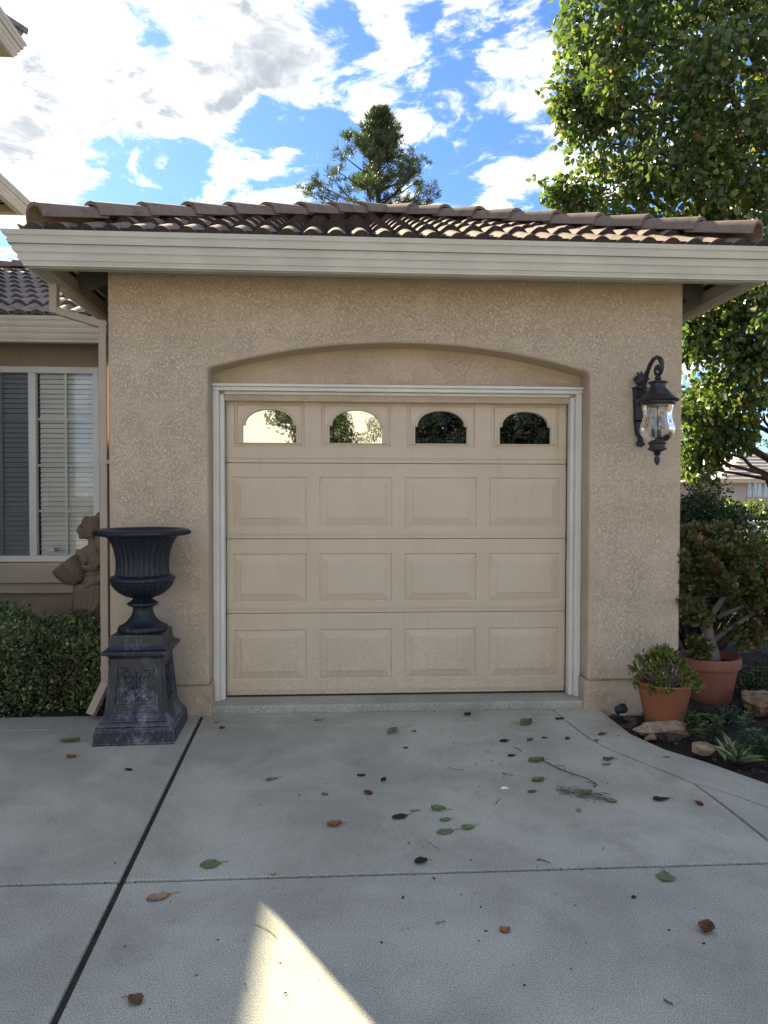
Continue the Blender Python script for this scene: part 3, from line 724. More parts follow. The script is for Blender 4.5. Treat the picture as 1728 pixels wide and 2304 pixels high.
for (a, b, mt_) in ((wx0+fw_, xm-.034, 'screen_glass'), (xm+.034, wx1-fw_, 'pane_glass')):
    MB().add([(a, HY+.012, gl0), (b, HY+.012, gl0), (b, HY+.012, gl1), (a, HY+.012, gl1)], [(0,1,2,3)]).build('pane', mt_, win)
    xmid = (a+b)/2
    MB().box(xmid-.011, xmid+.011, HY+.024, HY+.034, gl0, gl1).build('muntin', 'vinyl_white', win)
    for zz in (2.202, 1.766, 1.333): MB().box(a, b, HY+.0235, HY+.0335, zz-.010, zz+.010).build('muntin', 'vinyl_white', win)
    sm = MB(); sm.add([(a+.01, -.010, -.0205), (b-.01, -.010, -.0205), (b-.01, .002, .0), (a+.01, .002, 0.), (b-.01, .010, .0222), (a+.01, .010, .0222)], [(0,1,2,3),(3,2,4,5)])
    sme = sm.mesh('blind_slat', 'blind')
    zz = gl0+.02
    while zz < gl1-.01:
        o = link('blind_slat', sme, win); o.location = (0, HY+.07, zz); zz += .0465; o.rotation_euler = (rng.uniform(-.03, .03), 0, 0)
    for xx in (a+.09, b-.07): MB().bar((xx, HY+.050, gl0), (xx, HY+.050, gl1), .003, .003, (0, 1, 0)).build('ladder_cord', 'blind', win)
# alarm company sticker low in the right-hand sash
sx = atY(126, 1237, HY+.008)
MB().box(sx[0]-.085, sx[0]-.022, HY+.004, HY+.0065, sx[2]-.012, sx[2]+.012).build('sticker_strip', 'sticker_white', win)
MB().box(sx[0]-.022, sx[0]+.034, HY+.003, HY+.0065, sx[2]-.024, sx[2]+.026).build('sticker_badge', 'sticker_white', win)
MB().box(sx[0]-.017, sx[0]+.029, HY+.001, HY+.004, sx[2]-.018, sx[2]+.020).build('sticker_badge', 'sticker_blue', win)
def text_mesh(txt, size, mat, parent, loc, rot, name='lettering'):
    cu = bpy.data.curves.new('t', 'FONT'); cu.body = txt; cu.size = size; cu.align_x = 'CENTER'; cu.align_y = 'CENTER'; cu.extrude = .0004
    to = bpy.data.objects.new('t', cu); col.objects.link(to); dg = bpy.context.evaluated_depsgraph_get(); me = bpy.data.meshes.new_from_object(to.evaluated_get(dg))
    bpy.data.objects.remove(to); me.materials.clear(); me.materials.append(MATS[mat]); o = link(name, me, parent); o.location = loc; o.rotation_euler = rot; return o
text_mesh('ADT', .021, 'sticker_white', win, (sx[0]+.006, HY-.0002, sx[2]+.001), (R(90), 0, 0))

# single-storey roof
hr = MB(); yrg = 4.72; zr = ZE+(yrg-HE)*TP; x0, x1 = -5.29, -1.2
hr.add([(x0,HE,ZE),(x1,HE,ZE),(x1,yrg,zr),(x0,yrg,zr),(x1,yrg+3.04,ZE),(x0,yrg+3.04,ZE)]+[(x0,HE,ZE-.03),(x1,HE,ZE-.03),(x1,yrg,zr-.03),(x0,yrg,zr-.03)], [(0,1,2,3),(3,2,4,5),(7,6,9,8),(0,6,7,1)])
hroof = hr.build('roof', 'soffit', ho)
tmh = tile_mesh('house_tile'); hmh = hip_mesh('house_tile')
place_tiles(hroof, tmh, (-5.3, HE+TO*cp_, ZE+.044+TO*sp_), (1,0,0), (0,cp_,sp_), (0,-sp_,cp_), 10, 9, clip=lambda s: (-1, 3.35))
place_hips(hroof, hmh, (-5.3, yrg, zr+.06), (-1.9, yrg, zr+.06), (0, 0, 1), name='ridge_tile')
MB().bar((-5.25, HE+.064, ZE+.052), (-2.0, HE+.064, ZE+.052), .02, .085).build('eave_closure', 'mortar_dark', hroof)
sweep(MB(), gutter_profile(3.055, 2.855, .386, .472), lambda o: [(-4.3, HY-o), (-2.22, HY-o)]).build('gutter', 'trim_gutter', ho)
MB().box(-4.3, -1.96, HY-.355, HY-.30, 2.86, 2.99).build('fascia', 'trim_fascia', ho)

# two-storey blocks
def block(xa, xb, ya_, yb_, zg, eave_tiles=True):
    H_ = zg-.04; o_ = .44; dz = zg-3.06
    MB().box(xa, xb, ya_, yb_, -.05, zg+.11).build('wall', 'stucco_house', ho)
    rx0, rx1, ry0, ry1 = xa-o_, xb+o_, ya_-o_, yb_+o_; hw = min(rx1-rx0, ry1-ry0)/2; zt = H_+hw*TP
    if ry1-ry0 >= rx1-rx0: r0, r1 = ((rx0+rx1)/2, ry0+hw, zt), ((rx0+rx1)/2, ry1-hw, zt); fs = [(0,1,4),(1,2,5,4),(2,3,5),(3,0,4,5)]
    else: r0, r1 = (rx0+hw, (ry0+ry1)/2, zt), (rx1-hw, (ry0+ry1)/2, zt); fs = [(0,1,5,4),(1,2,5),(2,3,4,5),(3,0,4)]
    fp = [(rx0,ry0,H_),(rx1,ry0,H_),(rx1,ry1,H_),(rx0,ry1,H_),r0,r1]
    m = MB().add(fp+[(x,y,z-.03) for x,y,z in fp], fs+[tuple(i+6 for i in f)[::-1] for f in fs]+[(0,6,7,1),(1,7,8,2),(2,8,9,3),(3,9,6,0)])
    r_ = m.build('roof', 'soffit', ho)
    sweep(MB(), gutter_profile(zg, zg-.175, .386, .472), lambda o: [(xb+o, ya_-o), (xb+o, yb_+o), (xa-o, yb_+o)]).build('gutter', 'trim_gutter', ho)
    f2 = MB(); f2.box(xb+.30, xb+.355, ya_-.3, yb_+.355, zg-.19, zg-.06); f2.box(xa-.3, xb+.2995, yb_+.30, yb_+.355, zg-.19, zg-.06); f2.build('fascia', 'trim_fascia', ho)
    for yy in np.arange(ya_+.2, yb_+.1, .61):
        MB().bar((xb-.02, yy, zd(-.02)-.07+dz), (xb+.30, yy, zd(.30)-.07+dz), .045, .13).build('rafter', 'soffit', ho)
    if eave_tiles:
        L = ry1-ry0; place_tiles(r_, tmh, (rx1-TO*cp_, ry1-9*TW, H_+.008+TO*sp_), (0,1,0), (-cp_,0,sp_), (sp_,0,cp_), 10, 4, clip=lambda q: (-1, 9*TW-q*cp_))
        place_hips(r_, hmh, (rx1-.02, ry1-.02, H_+.056), (rx1-1.6, ry1-1.6, H_+.056+1.58*TP), (0, 0, 1))
block(-9., -4.10, -1.2, 2.39, 6.1)
block(-9.5, -5.30, 2.40, 5.51, 5.66, False)
# ================================================================ wall lantern
lan = empty('wall_lantern', 'black iron wall lantern with clear ribbed glass beside the garage door', 'lantern', loc=(1.65, 0, 2.0))
LX, LY = 0., -.29; zv = lambda v: 2.118-(v-645)*.000685-2.0
pl = MB()
for (h0, h1, z0, z1, y) in ((.052, .042, zv(470), zv(800), -.014), (.042, .030, zv(800), zv(950), -.014)):
    pl.add([(-h0,0,z0),(h0,0,z0),(h1,0,z1),(-h1,0,z1),(-h0*.8,y-.012,z0-.01),(h0*.8,y-.012,z0-.01),(h1*.8,y-.012,z1),(-h1*.8,y-.012,z1)], [(0,1,5,4),(1,2,6,5),(2,3,7,6),(3,0,4,7),(4,5,6,7)])
pl.box(-.058, .058, -.03, 0, zv(482), zv(466))
pl.tube([(0,-.018,zv(950)),(0,-.018,zv(990)),(0,-.018,zv(1010))], [.028,.016,.022], 8)
pl.build('back_plate', 'iron_black', lan, bevel=.003)
sh_ = MB()                                            # shell finial above and leaf below the plate
for k_ in range(7):
    a = R(-48+16*k_); L = .095 if k_ in (2, 3, 4) else .075
    p0 = Vector((0, -.015, zv(452))); p1 = p0+Vector((math.sin(a)*L, -.012, math.cos(a)*L)); sh_.tube([p0, (p0+p1)/2+Vector((0,-.008,0)), p1], [.012, .014, .006], 6)
sh_.tube([(0,-.02,zv(475)), (0,-.03,zv(440))], [.04,.022], 8)
sh_.build('shell_ornament', 'iron_black', lan, smooth=True); sh_ = MB()
for k_ in range(5):
    a = R(-50+25*k_); p0 = Vector((0, -.018, zv(1005))); p1 = p0+Vector((math.sin(a)*.042, -.004, -math.cos(a)*.045)); sh_.tube([p0, (p0+p1)/2, p1], [.010, .012, .004], 6)
sh_.build('leaf_ornament', 'iron_black', lan, smooth=True)
cp2 = [(-.02,640),(-.045,600),(-.065,540),(-.085,450),(-.12,350),(-.165,280),(-.22,238),(-.275,236),(-.32,265),(-.345,310),(-.345,360),(-.32,400),(-.285,412),(-.255,392),(-.245,355),(-.258,322),(-.285,318),(-.298,340),(-.288,362)]
cp2 = [Vector((0, y, zv(v))) for y, v in cp2]
rad = [.014]*8+[.016,.016,.015,.014,.013,.011,.010,.009,.009,.009,.010]
MB().tube(cp2, rad, 8).build('scroll_arm', 'iron_black', lan, smooth=True)
cap = [(.001,418),(.016,420),(.020,432),(.022,445),(.016,452),(.03,462),(.045,468),(.060,474),(.062,484),(.050,492),(.047,520),(.052,536),(.066,556),(.084,590),(.100,618),(.128,640),(.133,650),(.128,660),(.108,664),(.106,694),(.100,700),(.001,700)]
o = MB().lathe([(r_, zv(v)) for r_, v in cap], 36, (LX, LY, 0)).build('cap', 'iron_black', lan); autosmooth(o, 50)
gp = [(.098,698),(.095,730),(.089,770),(.088,800),(.094,840),(.104,880),(.109,920),(.107,955),(.097,990),(.078,1020),(.056,1042)]
MB().lathe([(r_, zv(v)) for r_, v in gp], 60, (LX, LY, 0), flute=lambda a, z, j: .014*math.cos(20*a), cap=False).build('glass_globe', 'lamp_glass', lan, smooth=True)
bp = [(.001,1030),(.03,1032),(.058,1050),(.060,1060),(.050,1068),(.050,1096),(.058,1104),(.062,1116),(.045,1128),(.026,1140),(.018,1150),(.026,1160),(.014,1172),(.012,1182),(.019,1205),(.018,1232),(.010,1252),(.002,1270)]
o = MB().lathe([(r_, zv(v)) for r_, v in bp], 28, (LX, LY, 0)).build('base_finial', 'iron_black', lan); autosmooth(o, 50)
for k_ in range(3):
    a = R(40+120*k_); cx_, cy_ = LX+.026*math.cos(a), LY+.026*math.sin(a)
    sv = MB().lathe([(.011, zv(1035)), (.011, zv(925)), (.009, zv(922))], 10, (cx_, cy_, 0)).build('candle_sleeve', 'candle_sleeve', lan)
    MB().lathe([(.007, zv(922)), (.012, zv(890)), (.010, zv(850)), (.003, zv(800))], 10, (cx_, cy_, 0)).build('bulb', 'lamp_glass', sv, smooth=True)
MB().tube([(LX, LY, zv(1030)), (LX, LY, zv(690))], .004, 6).build('centre_rod', 'iron_black', lan)

# ================================================================ pedestal and urn
UX, UY, UR = -1.655, -.325, R(2)
ped = empty('pedestal', 'square weathered black iron pedestal with scrollwork panels', 'pedestal', loc=(UX, UY, 0)); ped.rotation_euler = (0, 0, UR)
def frus(m, h0, z0, h1, z1):
    return m.add([(-h0,-h0,z0),(h0,-h0,z0),(h0,h0,z0),(-h0,h0,z0),(-h1,-h1,z1),(h1,-h1,z1),(h1,h1,z1),(-h1,h1,z1)], [(0,3,2,1),(4,5,6,7),(0,1,5,4),(1,2,6,5),(2,3,7,6),(3,0,4,7)])
m = MB(); sq = [(.236,0),(.238,.012),(.232,.085),(.226,.092),(.228,.10),(.214,.108),(.210,.122),(.200,.135),(.190,.160),(.184,.168),(.186,.178)]
for (a, b), (c0, d0) in zip(sq, sq[1:]): frus(m, a, b, c0, d0)
m.build('plinth', 'worn_iron', ped)
h = lambda z: .182-(z-.178)/(.505-.178)*.030          # tapering shaft
frus(MB(), h(.178)-.006, .178, h(.505)-.006, .505).build('shaft', 'worn_iron', ped)
def face_pt(side, u, z, d=0.):
    hh = h(z)-.006+d; p = (u, -hh, z); a = R(90*side); return (p[0]*math.cos(a)-p[1]*math.sin(a), p[0]*math.sin(a)+p[1]*math.cos(a), p[2])
for side in range(4):
    cs = MB(); a0 = h(.18)-.006; w0, w1 = .50, .50
    for (u0, u1, z0, z1) in ((-.98,-.70,.18,.503), (.70,.98,.18,.503), (-.70,.70,.18,.228), (-.70,.70,.452,.503)):   # raised border of the panel
        q = []
        for d in (.0, .009):
            for (u, z) in ((u0,z0),(u1,z0),(u1,z1),(u0,z1)): q.append(face_pt(side, u*(h(z)-.006), z, d))
        cs.add(q, [(4,5,6,7),(0,1,5,4),(1,2,6,5),(2,3,7,6),(3,0,4,7)])
    cs.build('panel_border', 'worn_iron', ped, bevel=.003)
    for (u0, u1, z0, z1) in ((-.66,.66,.233,.447),):       # inner bead
        bd = MB(); cr = [(-.105,.238),(.105,.238),(.098,.442),(-.098,.442),(-.105,.238)]
        bd.tube([face_pt(side, u, z, .002) for u, z in cr], .0045, 6); bd.build('panel_bead', 'worn_iron', ped)
    sw = MB()
    for sg in (-1, 1):
        for (cu, cz, r0, turns, st) in ((.045,.375,.034,1.4,.5), (.045,.305,.036,1.5,2.6), (.062,.262,.018,1.1,1.), (.07,.415,.016,1.1,3.)):
            pts = [face_pt(side, sg*(cu+r0*(1-.75*k_/18)*math.cos(st+turns*2*math.pi*k_/18)), cz+r0*(1-.75*k_/18)*math.sin(st+turns*2*math.pi*k_/18), .002) for k_ in range(19)]
            sw.tube(pts, [.0062-.0002*k_ for k_ in range(19)], 5)
        for k_ in range(7):
            a = R(20+24*k_); p = face_pt(side, sg*(.02+.05*abs(math.cos(a))), .34+.085*math.sin(a*2), .002); sw.ball(p, (.010,.006,.013), 7, 5)
        for k_ in range(5):
            p0 = face_pt(side, 0, .25+.004*k_, .002); p1 = face_pt(side, sg*(.02+.012*k_), .275+.012*k_, .003); sw.tube([p0, ((Vector(p0)+Vector(p1))/2+Vector((0,0,.008))), p1], [.006,.007,.002], 5)
    sw.tube([face_pt(side, 0, z, .003) for z in (.245,.30,.36,.43)], [.006,.008,.007,.004], 6)
    sw.build('scroll_relief', 'worn_iron', ped, smooth=True)
m = MB(); sq = [(.152,.505),(.160,.512),(.170,.522),(.192,.530),(.198,.534),(.198,.548),(.190,.553),(.172,.562),(.162,.575),(.157,.585),(.153,.640),(.147,.645)]
for (a, b), (c0, d0) in zip(sq, sq[1:]): frus(m, a, b, c0, d0)
m.build('cornice', 'worn_iron', ped)
urn = empty('garden_urn', 'black cast-iron fluted campana urn standing on the pedestal', 'urn', loc=(UX+.004, UY+.008, .6455))
zz = lambda z: z-.6455
ft = [(.001,.6457),(.142,.6457),(.146,.652),(.146,.668),(.138,.678),(.122,.684),(.105,.695),(.085,.715),(.068,.742),(.060,.765),(.058,.785),(.062,.790)]
o = MB().lathe([(r_, zz(z)) for r_, z in ft], 72, flute=lambda a, z, j: (.035*math.cos(18*a) if 2 <= j <= 10 else 0)).build('foot', 'worn_iron', urn); autosmooth(o, 50)
kn = [(.05,.788),(.062,.792),(.080,.800),(.092,.808),(.094,.816),(.086,.824),(.070,.834),(.058,.846),(.056,.858)]
o = MB().lathe([(r_, zz(z)) for r_, z in kn], 40).build('knop', 'worn_iron', urn, smooth=True)
bw = [(.050,.850),(.072,.853),(.105,.864),(.138,.884),(.164,.908),(.180,.934),(.187,.950),(.189,.956)]
o = MB().lathe([(r_, zz(z)) for r_, z in bw], 144, flute=lambda a, z, j: .055*abs(math.cos(16*a))-.035 if j < 7 else 0).build('lower_bowl', 'worn_iron', urn, smooth=True)
bd = [(.189,.955),(.197,.962),(.199,.972),(.193,.982),(.182,.988),(.172,.992),(.164,.998)]
o = MB().lathe([(r_, zz(z)) for r_, z in bd], 60).build('band', 'worn_iron', urn, smooth=True)
bl = [(.160,.996),(.157,1.03),(.156,1.07),(.160,1.11),(.168,1.15),(.180,1.185),(.197,1.215),(.214,1.235)]
o = MB().lathe([(r_, zz(z)) for r_, z in bl], 168, flute=lambda a, z, j: .075*(abs(math.cos(14*a))**.6)-.055, cap=False).build('bell', 'worn_iron', urn, smooth=True)
rim = [(.205,1.232),(.228,1.236),(.262,1.240),(.284,1.246),(.292,1.254),(.290,1.264),(.280,1.274),(.268,1.279),(.256,1.281),(.246,1.276),(.226,1.262),(.200,1.232),(.170,1.17),(.146,1.09),(.143,1.02),(.001,1.0)]
o = MB().lathe([(r_, zz(z)) for r_, z in rim], 200, flute=lambda a, z, j: (.014*math.cos(90*a) if 3 <= j <= 6 else 0), cap=False).build('rim', 'worn_iron', urn, smooth=True)

# ================================================================ statue
st = empty('garden_statue', 'terracotta statue of a robed woman carrying a basket behind the hedge', 'statue', loc=(-2.335, .80, .0))
def ell(m, c_, r_): m.ball(c_, r_, 16, 10)
b = MB()
ell(b, (-.005,0,1.235),(.067,.060,.082)); ell(b, (-.040,-.01,1.210),(.052,.042,.062)); ell(b, (-.070,-.012,1.166),(.025,.022,.019))     # skull, face, chin
b.tube([(-.088,-.012,1.245),(-.101,-.012,1.212),(-.091,-.012,1.200)], [.011,.013,.010], 7)                     # nose
b.tube([(-.075,-.014,1.256),(-.078,-.018,1.262)], [.018,.014], 6)                                              # brow
ell(b, (-.080,-.010,1.186),(.015,.022,.009))                                                                     # lips
b.tube([(.0,0,1.19),(.012,0,1.13),(.015,0,1.09)], [.040,.036,.05], 10)
ell(b, (.02,.0,1.045),(.115,.065,.06)); ell(b, (.02,.0,.985),(.095,.07,.075)); ell(b, (-.035,-.055,.995),(.042,.04,.04)); ell(b, (.065,-.055,.995),(.042,.04,.04))
ell(b, (.01,0,.92),(.080,.065,.07)); ell(b, (.005,0,.84),(.105,.08,.09)); ell(b, (.0,.01,.76),(.125,.09,.10))
b.tube([(-.045,-.01,.80),(-.055,-.035,.62),(-.045,-.02,.42),(-.04,0,.22),(-.04,0,.13)], [.088,.082,.07,.075,.085], 12)
b.tube([(.055,0,.80),(.05,.0,.62),(.05,.01,.42),(.05,0,.22),(.05,0,.13)], [.082,.078,.075,.08,.09], 12)
b.tube([(.005,.0,.75),(.0,.01,.5),(.0,0,.14)], [.08,.07,.09], 12)
b.tube([(-.075,0,1.06),(-.10,-.03,.97),(-.10,-.075,.89),(-.105,-.125,.855),(-.13,-.15,.862)], [.038,.034,.030,.024,.020], 10)     # arm round the basket
b.tube([(.115,0,1.06),(.14,-.02,.96),(.12,-.06,.87),(.06,-.09,.83)], [.038,.034,.030,.024], 10)
for k_ in range(5): b.tube([(-.130,-.152,.884-.010*k_),(-.150-.002*k_,-.160,.888-.010*k_),(-.168+.003*k_,-.158,.884-.010*k_)], [.0085,.008,.006], 6)   # fingers under the basket
# bodice swags and hem of the tunic
for (pts, r_) in (([(-.09,-.045,.975),(-.04,-.095,.945),(.02,-.085,.945),(.07,-.095,.955),(.115,-.04,.985)], .013), ([(-.085,-.05,.955),(-.03,-.085,.925),(.03,-.08,.92),(.08,-.075,.94)], .011),
                  ([(-.088,-.04,.905),(-.03,-.075,.885),(.03,-.075,.885),(.085,-.045,.90)], .010), ([(-.118,-.03,.83),(-.075,-.085,.795),(-.02,-.095,.79),(.02,-.09,.81),(.06,-.085,.83),(.11,-.05,.835)], .013)):
    b.tube(pts, r_, 7)
for (x0, x1, x2, y_) in ((-.105,-.11,-.085,-.055),(-.075,-.085,-.06,-.085),(-.045,-.05,-.03,-.105),(-.01,-.015,-.005,-.095),(.015,.005,.005,-.085),(.04,.03,.02,-.09),(.07,.065,.05,-.08),(.095,.10,.08,-.06)):
    b.tube([(x0*.9,y_*.9,.79),(x1,y_*1.05,.64),(x2,y_,.46),(x2*.95,y_*.95,.15)], [.010,.013,.012,.014], 7)
for (p, q) in (((-.06,-.10,.70),(.03,-.09,.60)),((-.03,-.10,.62),(.06,-.085,.56)),((.09,-.06,.72),(.0,-.1,.55))): b.tube([p, ((p[0]+q[0])/2,-.112,(p[1]*0+(p[2]+q[2])/2-.03)), q], [.008,.011,.006], 7)
body = b.build('figure', 'statue_clay', st, smooth=True)
rm = body.modifiers.new('remesh', 'REMESH'); rm.mode = 'VOXEL'; rm.voxel_size = .0075; rm.use_smooth_shade = True
sm_ = body.modifiers.new('smooth', 'SMOOTH'); sm_.factor = .4; sm_.iterations = 2
hr_ = MB(); ell(hr_, (.016,.004,1.262),(.068,.056,.060)); ell(hr_, (.075,.005,1.322),(.044,.042,.038)); ell(hr_, (.052,0,1.215),(.048,.056,.055))
for k_ in range(13):
    z0 = 1.318-.0115*k_; y_ = -.058 if k_ > 3 else -.03-.009*k_
    pts = [(-.066+.006*abs(k_-5)*.5, y_*.55, z0-.012), (-.035, y_*1.02, z0+.006*math.sin(k_)), (.005, y_*1.18, z0-.006), (.04, y_*1.12, z0+.004), (.08, y_*.8, z0+.002*k_)]
    hr_.tube(pts, [.007,.0095,.0095,.0095,.008], 7)
for k_ in range(4): hr_.tube([(.05+.012*k_,-.04,1.20-.01*k_),(.062+.01*k_,-.055,1.15),(.05+.012*k_,-.065,1.10),(.06+.01*k_,-.065,1.05)], [.014,.013,.012,.006], 7)
for k_ in range(5): a = k_*1.25; hr_.tube([(.085+.03*math.cos(a),.005-.035,1.315+.03*math.sin(a)),(.085+.036*math.cos(a+.7),-.022,1.315+.034*math.sin(a+.7)),(.085+.03*math.cos(a+1.4),-.03,1.315+.03*math.sin(a+1.4))], [.008,.010,.006], 6)
hair = hr_.build('hair', 'statue_clay', st, smooth=True)
bk = MB(); axis = Vector((-.62,-.10,.78)).normalized(); bc = Vector((-.128,-.075,.905)); M3 = rot_to(axis)
rings = [(.050,-.085),(.066,-.068),(.078,-.050),(.086,-.032),(.092,-.014),(.096,.004),(.098,.022),(.099,.040),(.098,.058),(.095,.074)]
for (r_, q) in rings:
    bk.tube([bc+M3@Vector((r_*math.cos(2*math.pi*i/24)*(1+.02*math.cos(12*i)), r_*math.sin(2*math.pi*i/24), q)) for i in range(25)], .0125, 7)
bk.lathe([(.04,-.09),(.07,-.05),(.085,0),(.09,.06),(.075,.065),(.05,.05)], 20)
nb = 6*20; 
for i in range(len(bk.v)-120, len(bk.v)):
    p = bc+M3@Vector(bk.v[i]); bk.v[i] = tuple(p)
for k_ in range(20): a = k_*2.4; r_ = .07*math.sqrt((k_+1)/20); p = bc+M3@Vector((r_*math.cos(a), r_*math.sin(a), .07)); bk.ball(p, .021, 8, 6)
bk.build('basket', 'statue_clay', st, smooth=True)
MB().lathe([(.15,.0),(.155,.02),(.15,.10),(.135,.14)], 24).build('base', 'statue_clay', st)

# ================================================================ vegetation helpers
def cluster_leaves(centers, radii, n_each, length, width, pal, droop=.2, mat='leaf', shell=.55, up_bias=.4, fold=.25, curl=.15):
    P_, D_, N_, L_, W_ = [], [], [], [], []
    for c_, r_, n in zip(centers, radii, n_each):
        n = int(n); d = rnd_dirs(n); q = rng.uniform(shell**3, 1, n)**(1/3)
        p = np.array(c_)+d*q[:, None]*np.array(r_); P_.append(p)
        D_.append(d*.8+rnd_dirs(n)*.7+np.array([0, 0, -droop])); N_.append(rnd_dirs(n)*.8+d*.4+np.array([0, 0, up_bias]))
        L_.append(length*rng.uniform(.5, 1.22, n)); W_.append(width*rng.uniform(.7, 1.15, n))
    P_, D_, N_, L_, W_ = map(np.concatenate, (P_, D_, N_, L_, W_))
    return leaves(P_, D_, N_, L_, W_, palette(len(P_), pal), fold, curl)
def branch(m, p0, p1, r0, r1, wob=.1, n=6):
    p0, p1 = Vector(p0), Vector(p1); L = (p1-p0).length; pts = []
    for i in range(n+1):
        k_ = i/n; w_ = math.sin(math.pi*k_)*wob*L; pts.append(p0.lerp(p1, k_)+Vector((rng.normal(0, w_*.5), rng.normal(0, w_*.5), w_*.6)))
    m.tube(pts, [r0+(r1-r0)*i/n for i in range(n+1)], 7 if r0 > .02 else 5); return pts

# clipped hedge in front of the window
hed = empty('hedge', 'clipped dark green boxwood hedge under the window', 'hedge', loc=(0, 0, 0))
n = 15000; xs = rng.uniform(-4.1, -2.045, n); P0 = []
top_z = lambda x, y: .60+.06*np.sin(x*4.1+1)+.045*np.sin(x*9+y*6)-.10*np.clip((x+2.3)/.25, 0, 1)
which = rng.random(n); ys = np.where(which < .55, .10+rng.gamma(1.3, .045, n), rng.uniform(.10, .62, n))
bul = .055*np.sin(xs*5.2)+.04*np.sin(xs*11+2); zt_ = top_z(xs, ys)
zs_ = np.where(which < .55, .012+rng.random(n)*(zt_-.02), zt_-np.abs(rng.normal(0, .035, n)))
side = np.clip((zs_-.25)/.3, -1, 1); ys = ys+np.where(which < .55, bul*.8-.02*(1-np.clip(zs_/.3, 0, 1)), 0)
zs_ += rng.normal(0, .02, n); Pp = np.stack([xs, ys, zs_], 1)
dr = np.where((which < .55)[:, None], np.array([[0, -.7, .35]]), np.array([[0, -.15, .9]]))+rnd_dirs(n)*.75
nm_ = np.where((which < .55)[:, None], np.array([[0, -.6, .6]]), np.array([[0, -.3, .9]]))+rnd_dirs(n)*.6
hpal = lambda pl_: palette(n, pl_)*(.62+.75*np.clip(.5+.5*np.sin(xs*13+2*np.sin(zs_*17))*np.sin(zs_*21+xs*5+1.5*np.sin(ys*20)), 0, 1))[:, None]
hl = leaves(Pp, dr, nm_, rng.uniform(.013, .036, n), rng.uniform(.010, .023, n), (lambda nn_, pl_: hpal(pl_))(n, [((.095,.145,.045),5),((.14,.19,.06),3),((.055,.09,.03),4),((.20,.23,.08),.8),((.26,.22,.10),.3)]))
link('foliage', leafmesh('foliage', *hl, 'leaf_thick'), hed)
hs = MB()
for k_ in range(70):
    x = rng.uniform(-4.0, -2.08); y = rng.uniform(.22, .5); branch(hs, (x, y, 0), (x+rng.normal(0, .12), y-rng.uniform(.02, .16), rng.uniform(.3, .58)), .008, .003, .12, 5)
for k_ in range(46):
    x = -2.06-abs(rng.normal(0, .5)); branch(hs, (x, .2, rng.uniform(.02, .3)), (x+rng.normal(0, .10), .07+rng.uniform(-.03, .03), rng.uniform(.12, .5)), .004, .0018, .1, 4)
hs.build('stems', 'twig', hed)
# dense dark inner twig mass so the hedge is not see-through
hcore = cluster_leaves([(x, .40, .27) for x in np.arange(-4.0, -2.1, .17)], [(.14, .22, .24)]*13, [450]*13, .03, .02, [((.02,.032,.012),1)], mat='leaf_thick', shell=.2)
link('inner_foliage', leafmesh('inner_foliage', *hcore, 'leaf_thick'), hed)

# potted jade plants
def pot(parent, prof, mat, n=48):
    o = MB().lathe(prof, n).build('pot', mat, parent); autosmooth(o, 45); return o
p1 = atG(1484, 1640); j1 = empty('potted_succulent', 'small bushy finger-leaved jade in a plain terracotta pot', 'potted plant', loc=(1.672, -.385, .0), group='terracotta pots with jade plants')
pot(j1, [(.001,.0),(.106,.0),(.110,.004),(.168,.282),(.174,.286),(.176,.296),(.168,.298),(.158,.288),(.150,.255),(.001,.252)], 'terracotta')
MB().lathe([(.001,.265),(.08,.263),(.152,.256)], 20, cap=False).build('soil', 'soil', j1)
sm2 = MB(); cc, rr = [], []
for k_ in range(58):
    a = rng.uniform(0, 2*math.pi); e_ = rng.uniform(-.02, 1.)*math.pi/2; r_ = rng.uniform(.75, 1.0)
    c_ = np.array([.215*r_*math.cos(a)*math.cos(e_), .19*r_*math.sin(a)*math.cos(e_), (.265+.225*r_*math.sin(e_))]); cc.append(c_); branch(sm2, (rng.normal(0,.02), rng.normal(0,.02), .235), c_, .012, .005, .1, 4)
sm2.build('stems', 'jade_bark', j1, smooth=True)
P_, D_, C_ = [], [], []
for c_ in cc:
    n = 44; ax = c_-np.array([0,0,.22]); ax /= np.linalg.norm(ax); d = rnd_dirs(n)*.9+ax*.8+np.array([0,0,.45]); q = rnd_dirs(n)*rng.uniform(.0,.042,(n,1)); P_.append(c_+q); D_.append(d)
P_, D_ = np.concatenate(P_), np.concatenate(D_); n = len(P_)
lv = leaves(P_, D_, rnd_dirs(n), rng.uniform(.024,.042,n), rng.uniform(.009,.014,n), palette(n, [((.13,.165,.03),5),((.085,.12,.025),4),((.22,.22,.045),2),((.26,.17,.04),1)]), .35, -.1)
link('foliage', leafmesh('foliage', *lv, 'leaf_thick'), j1)

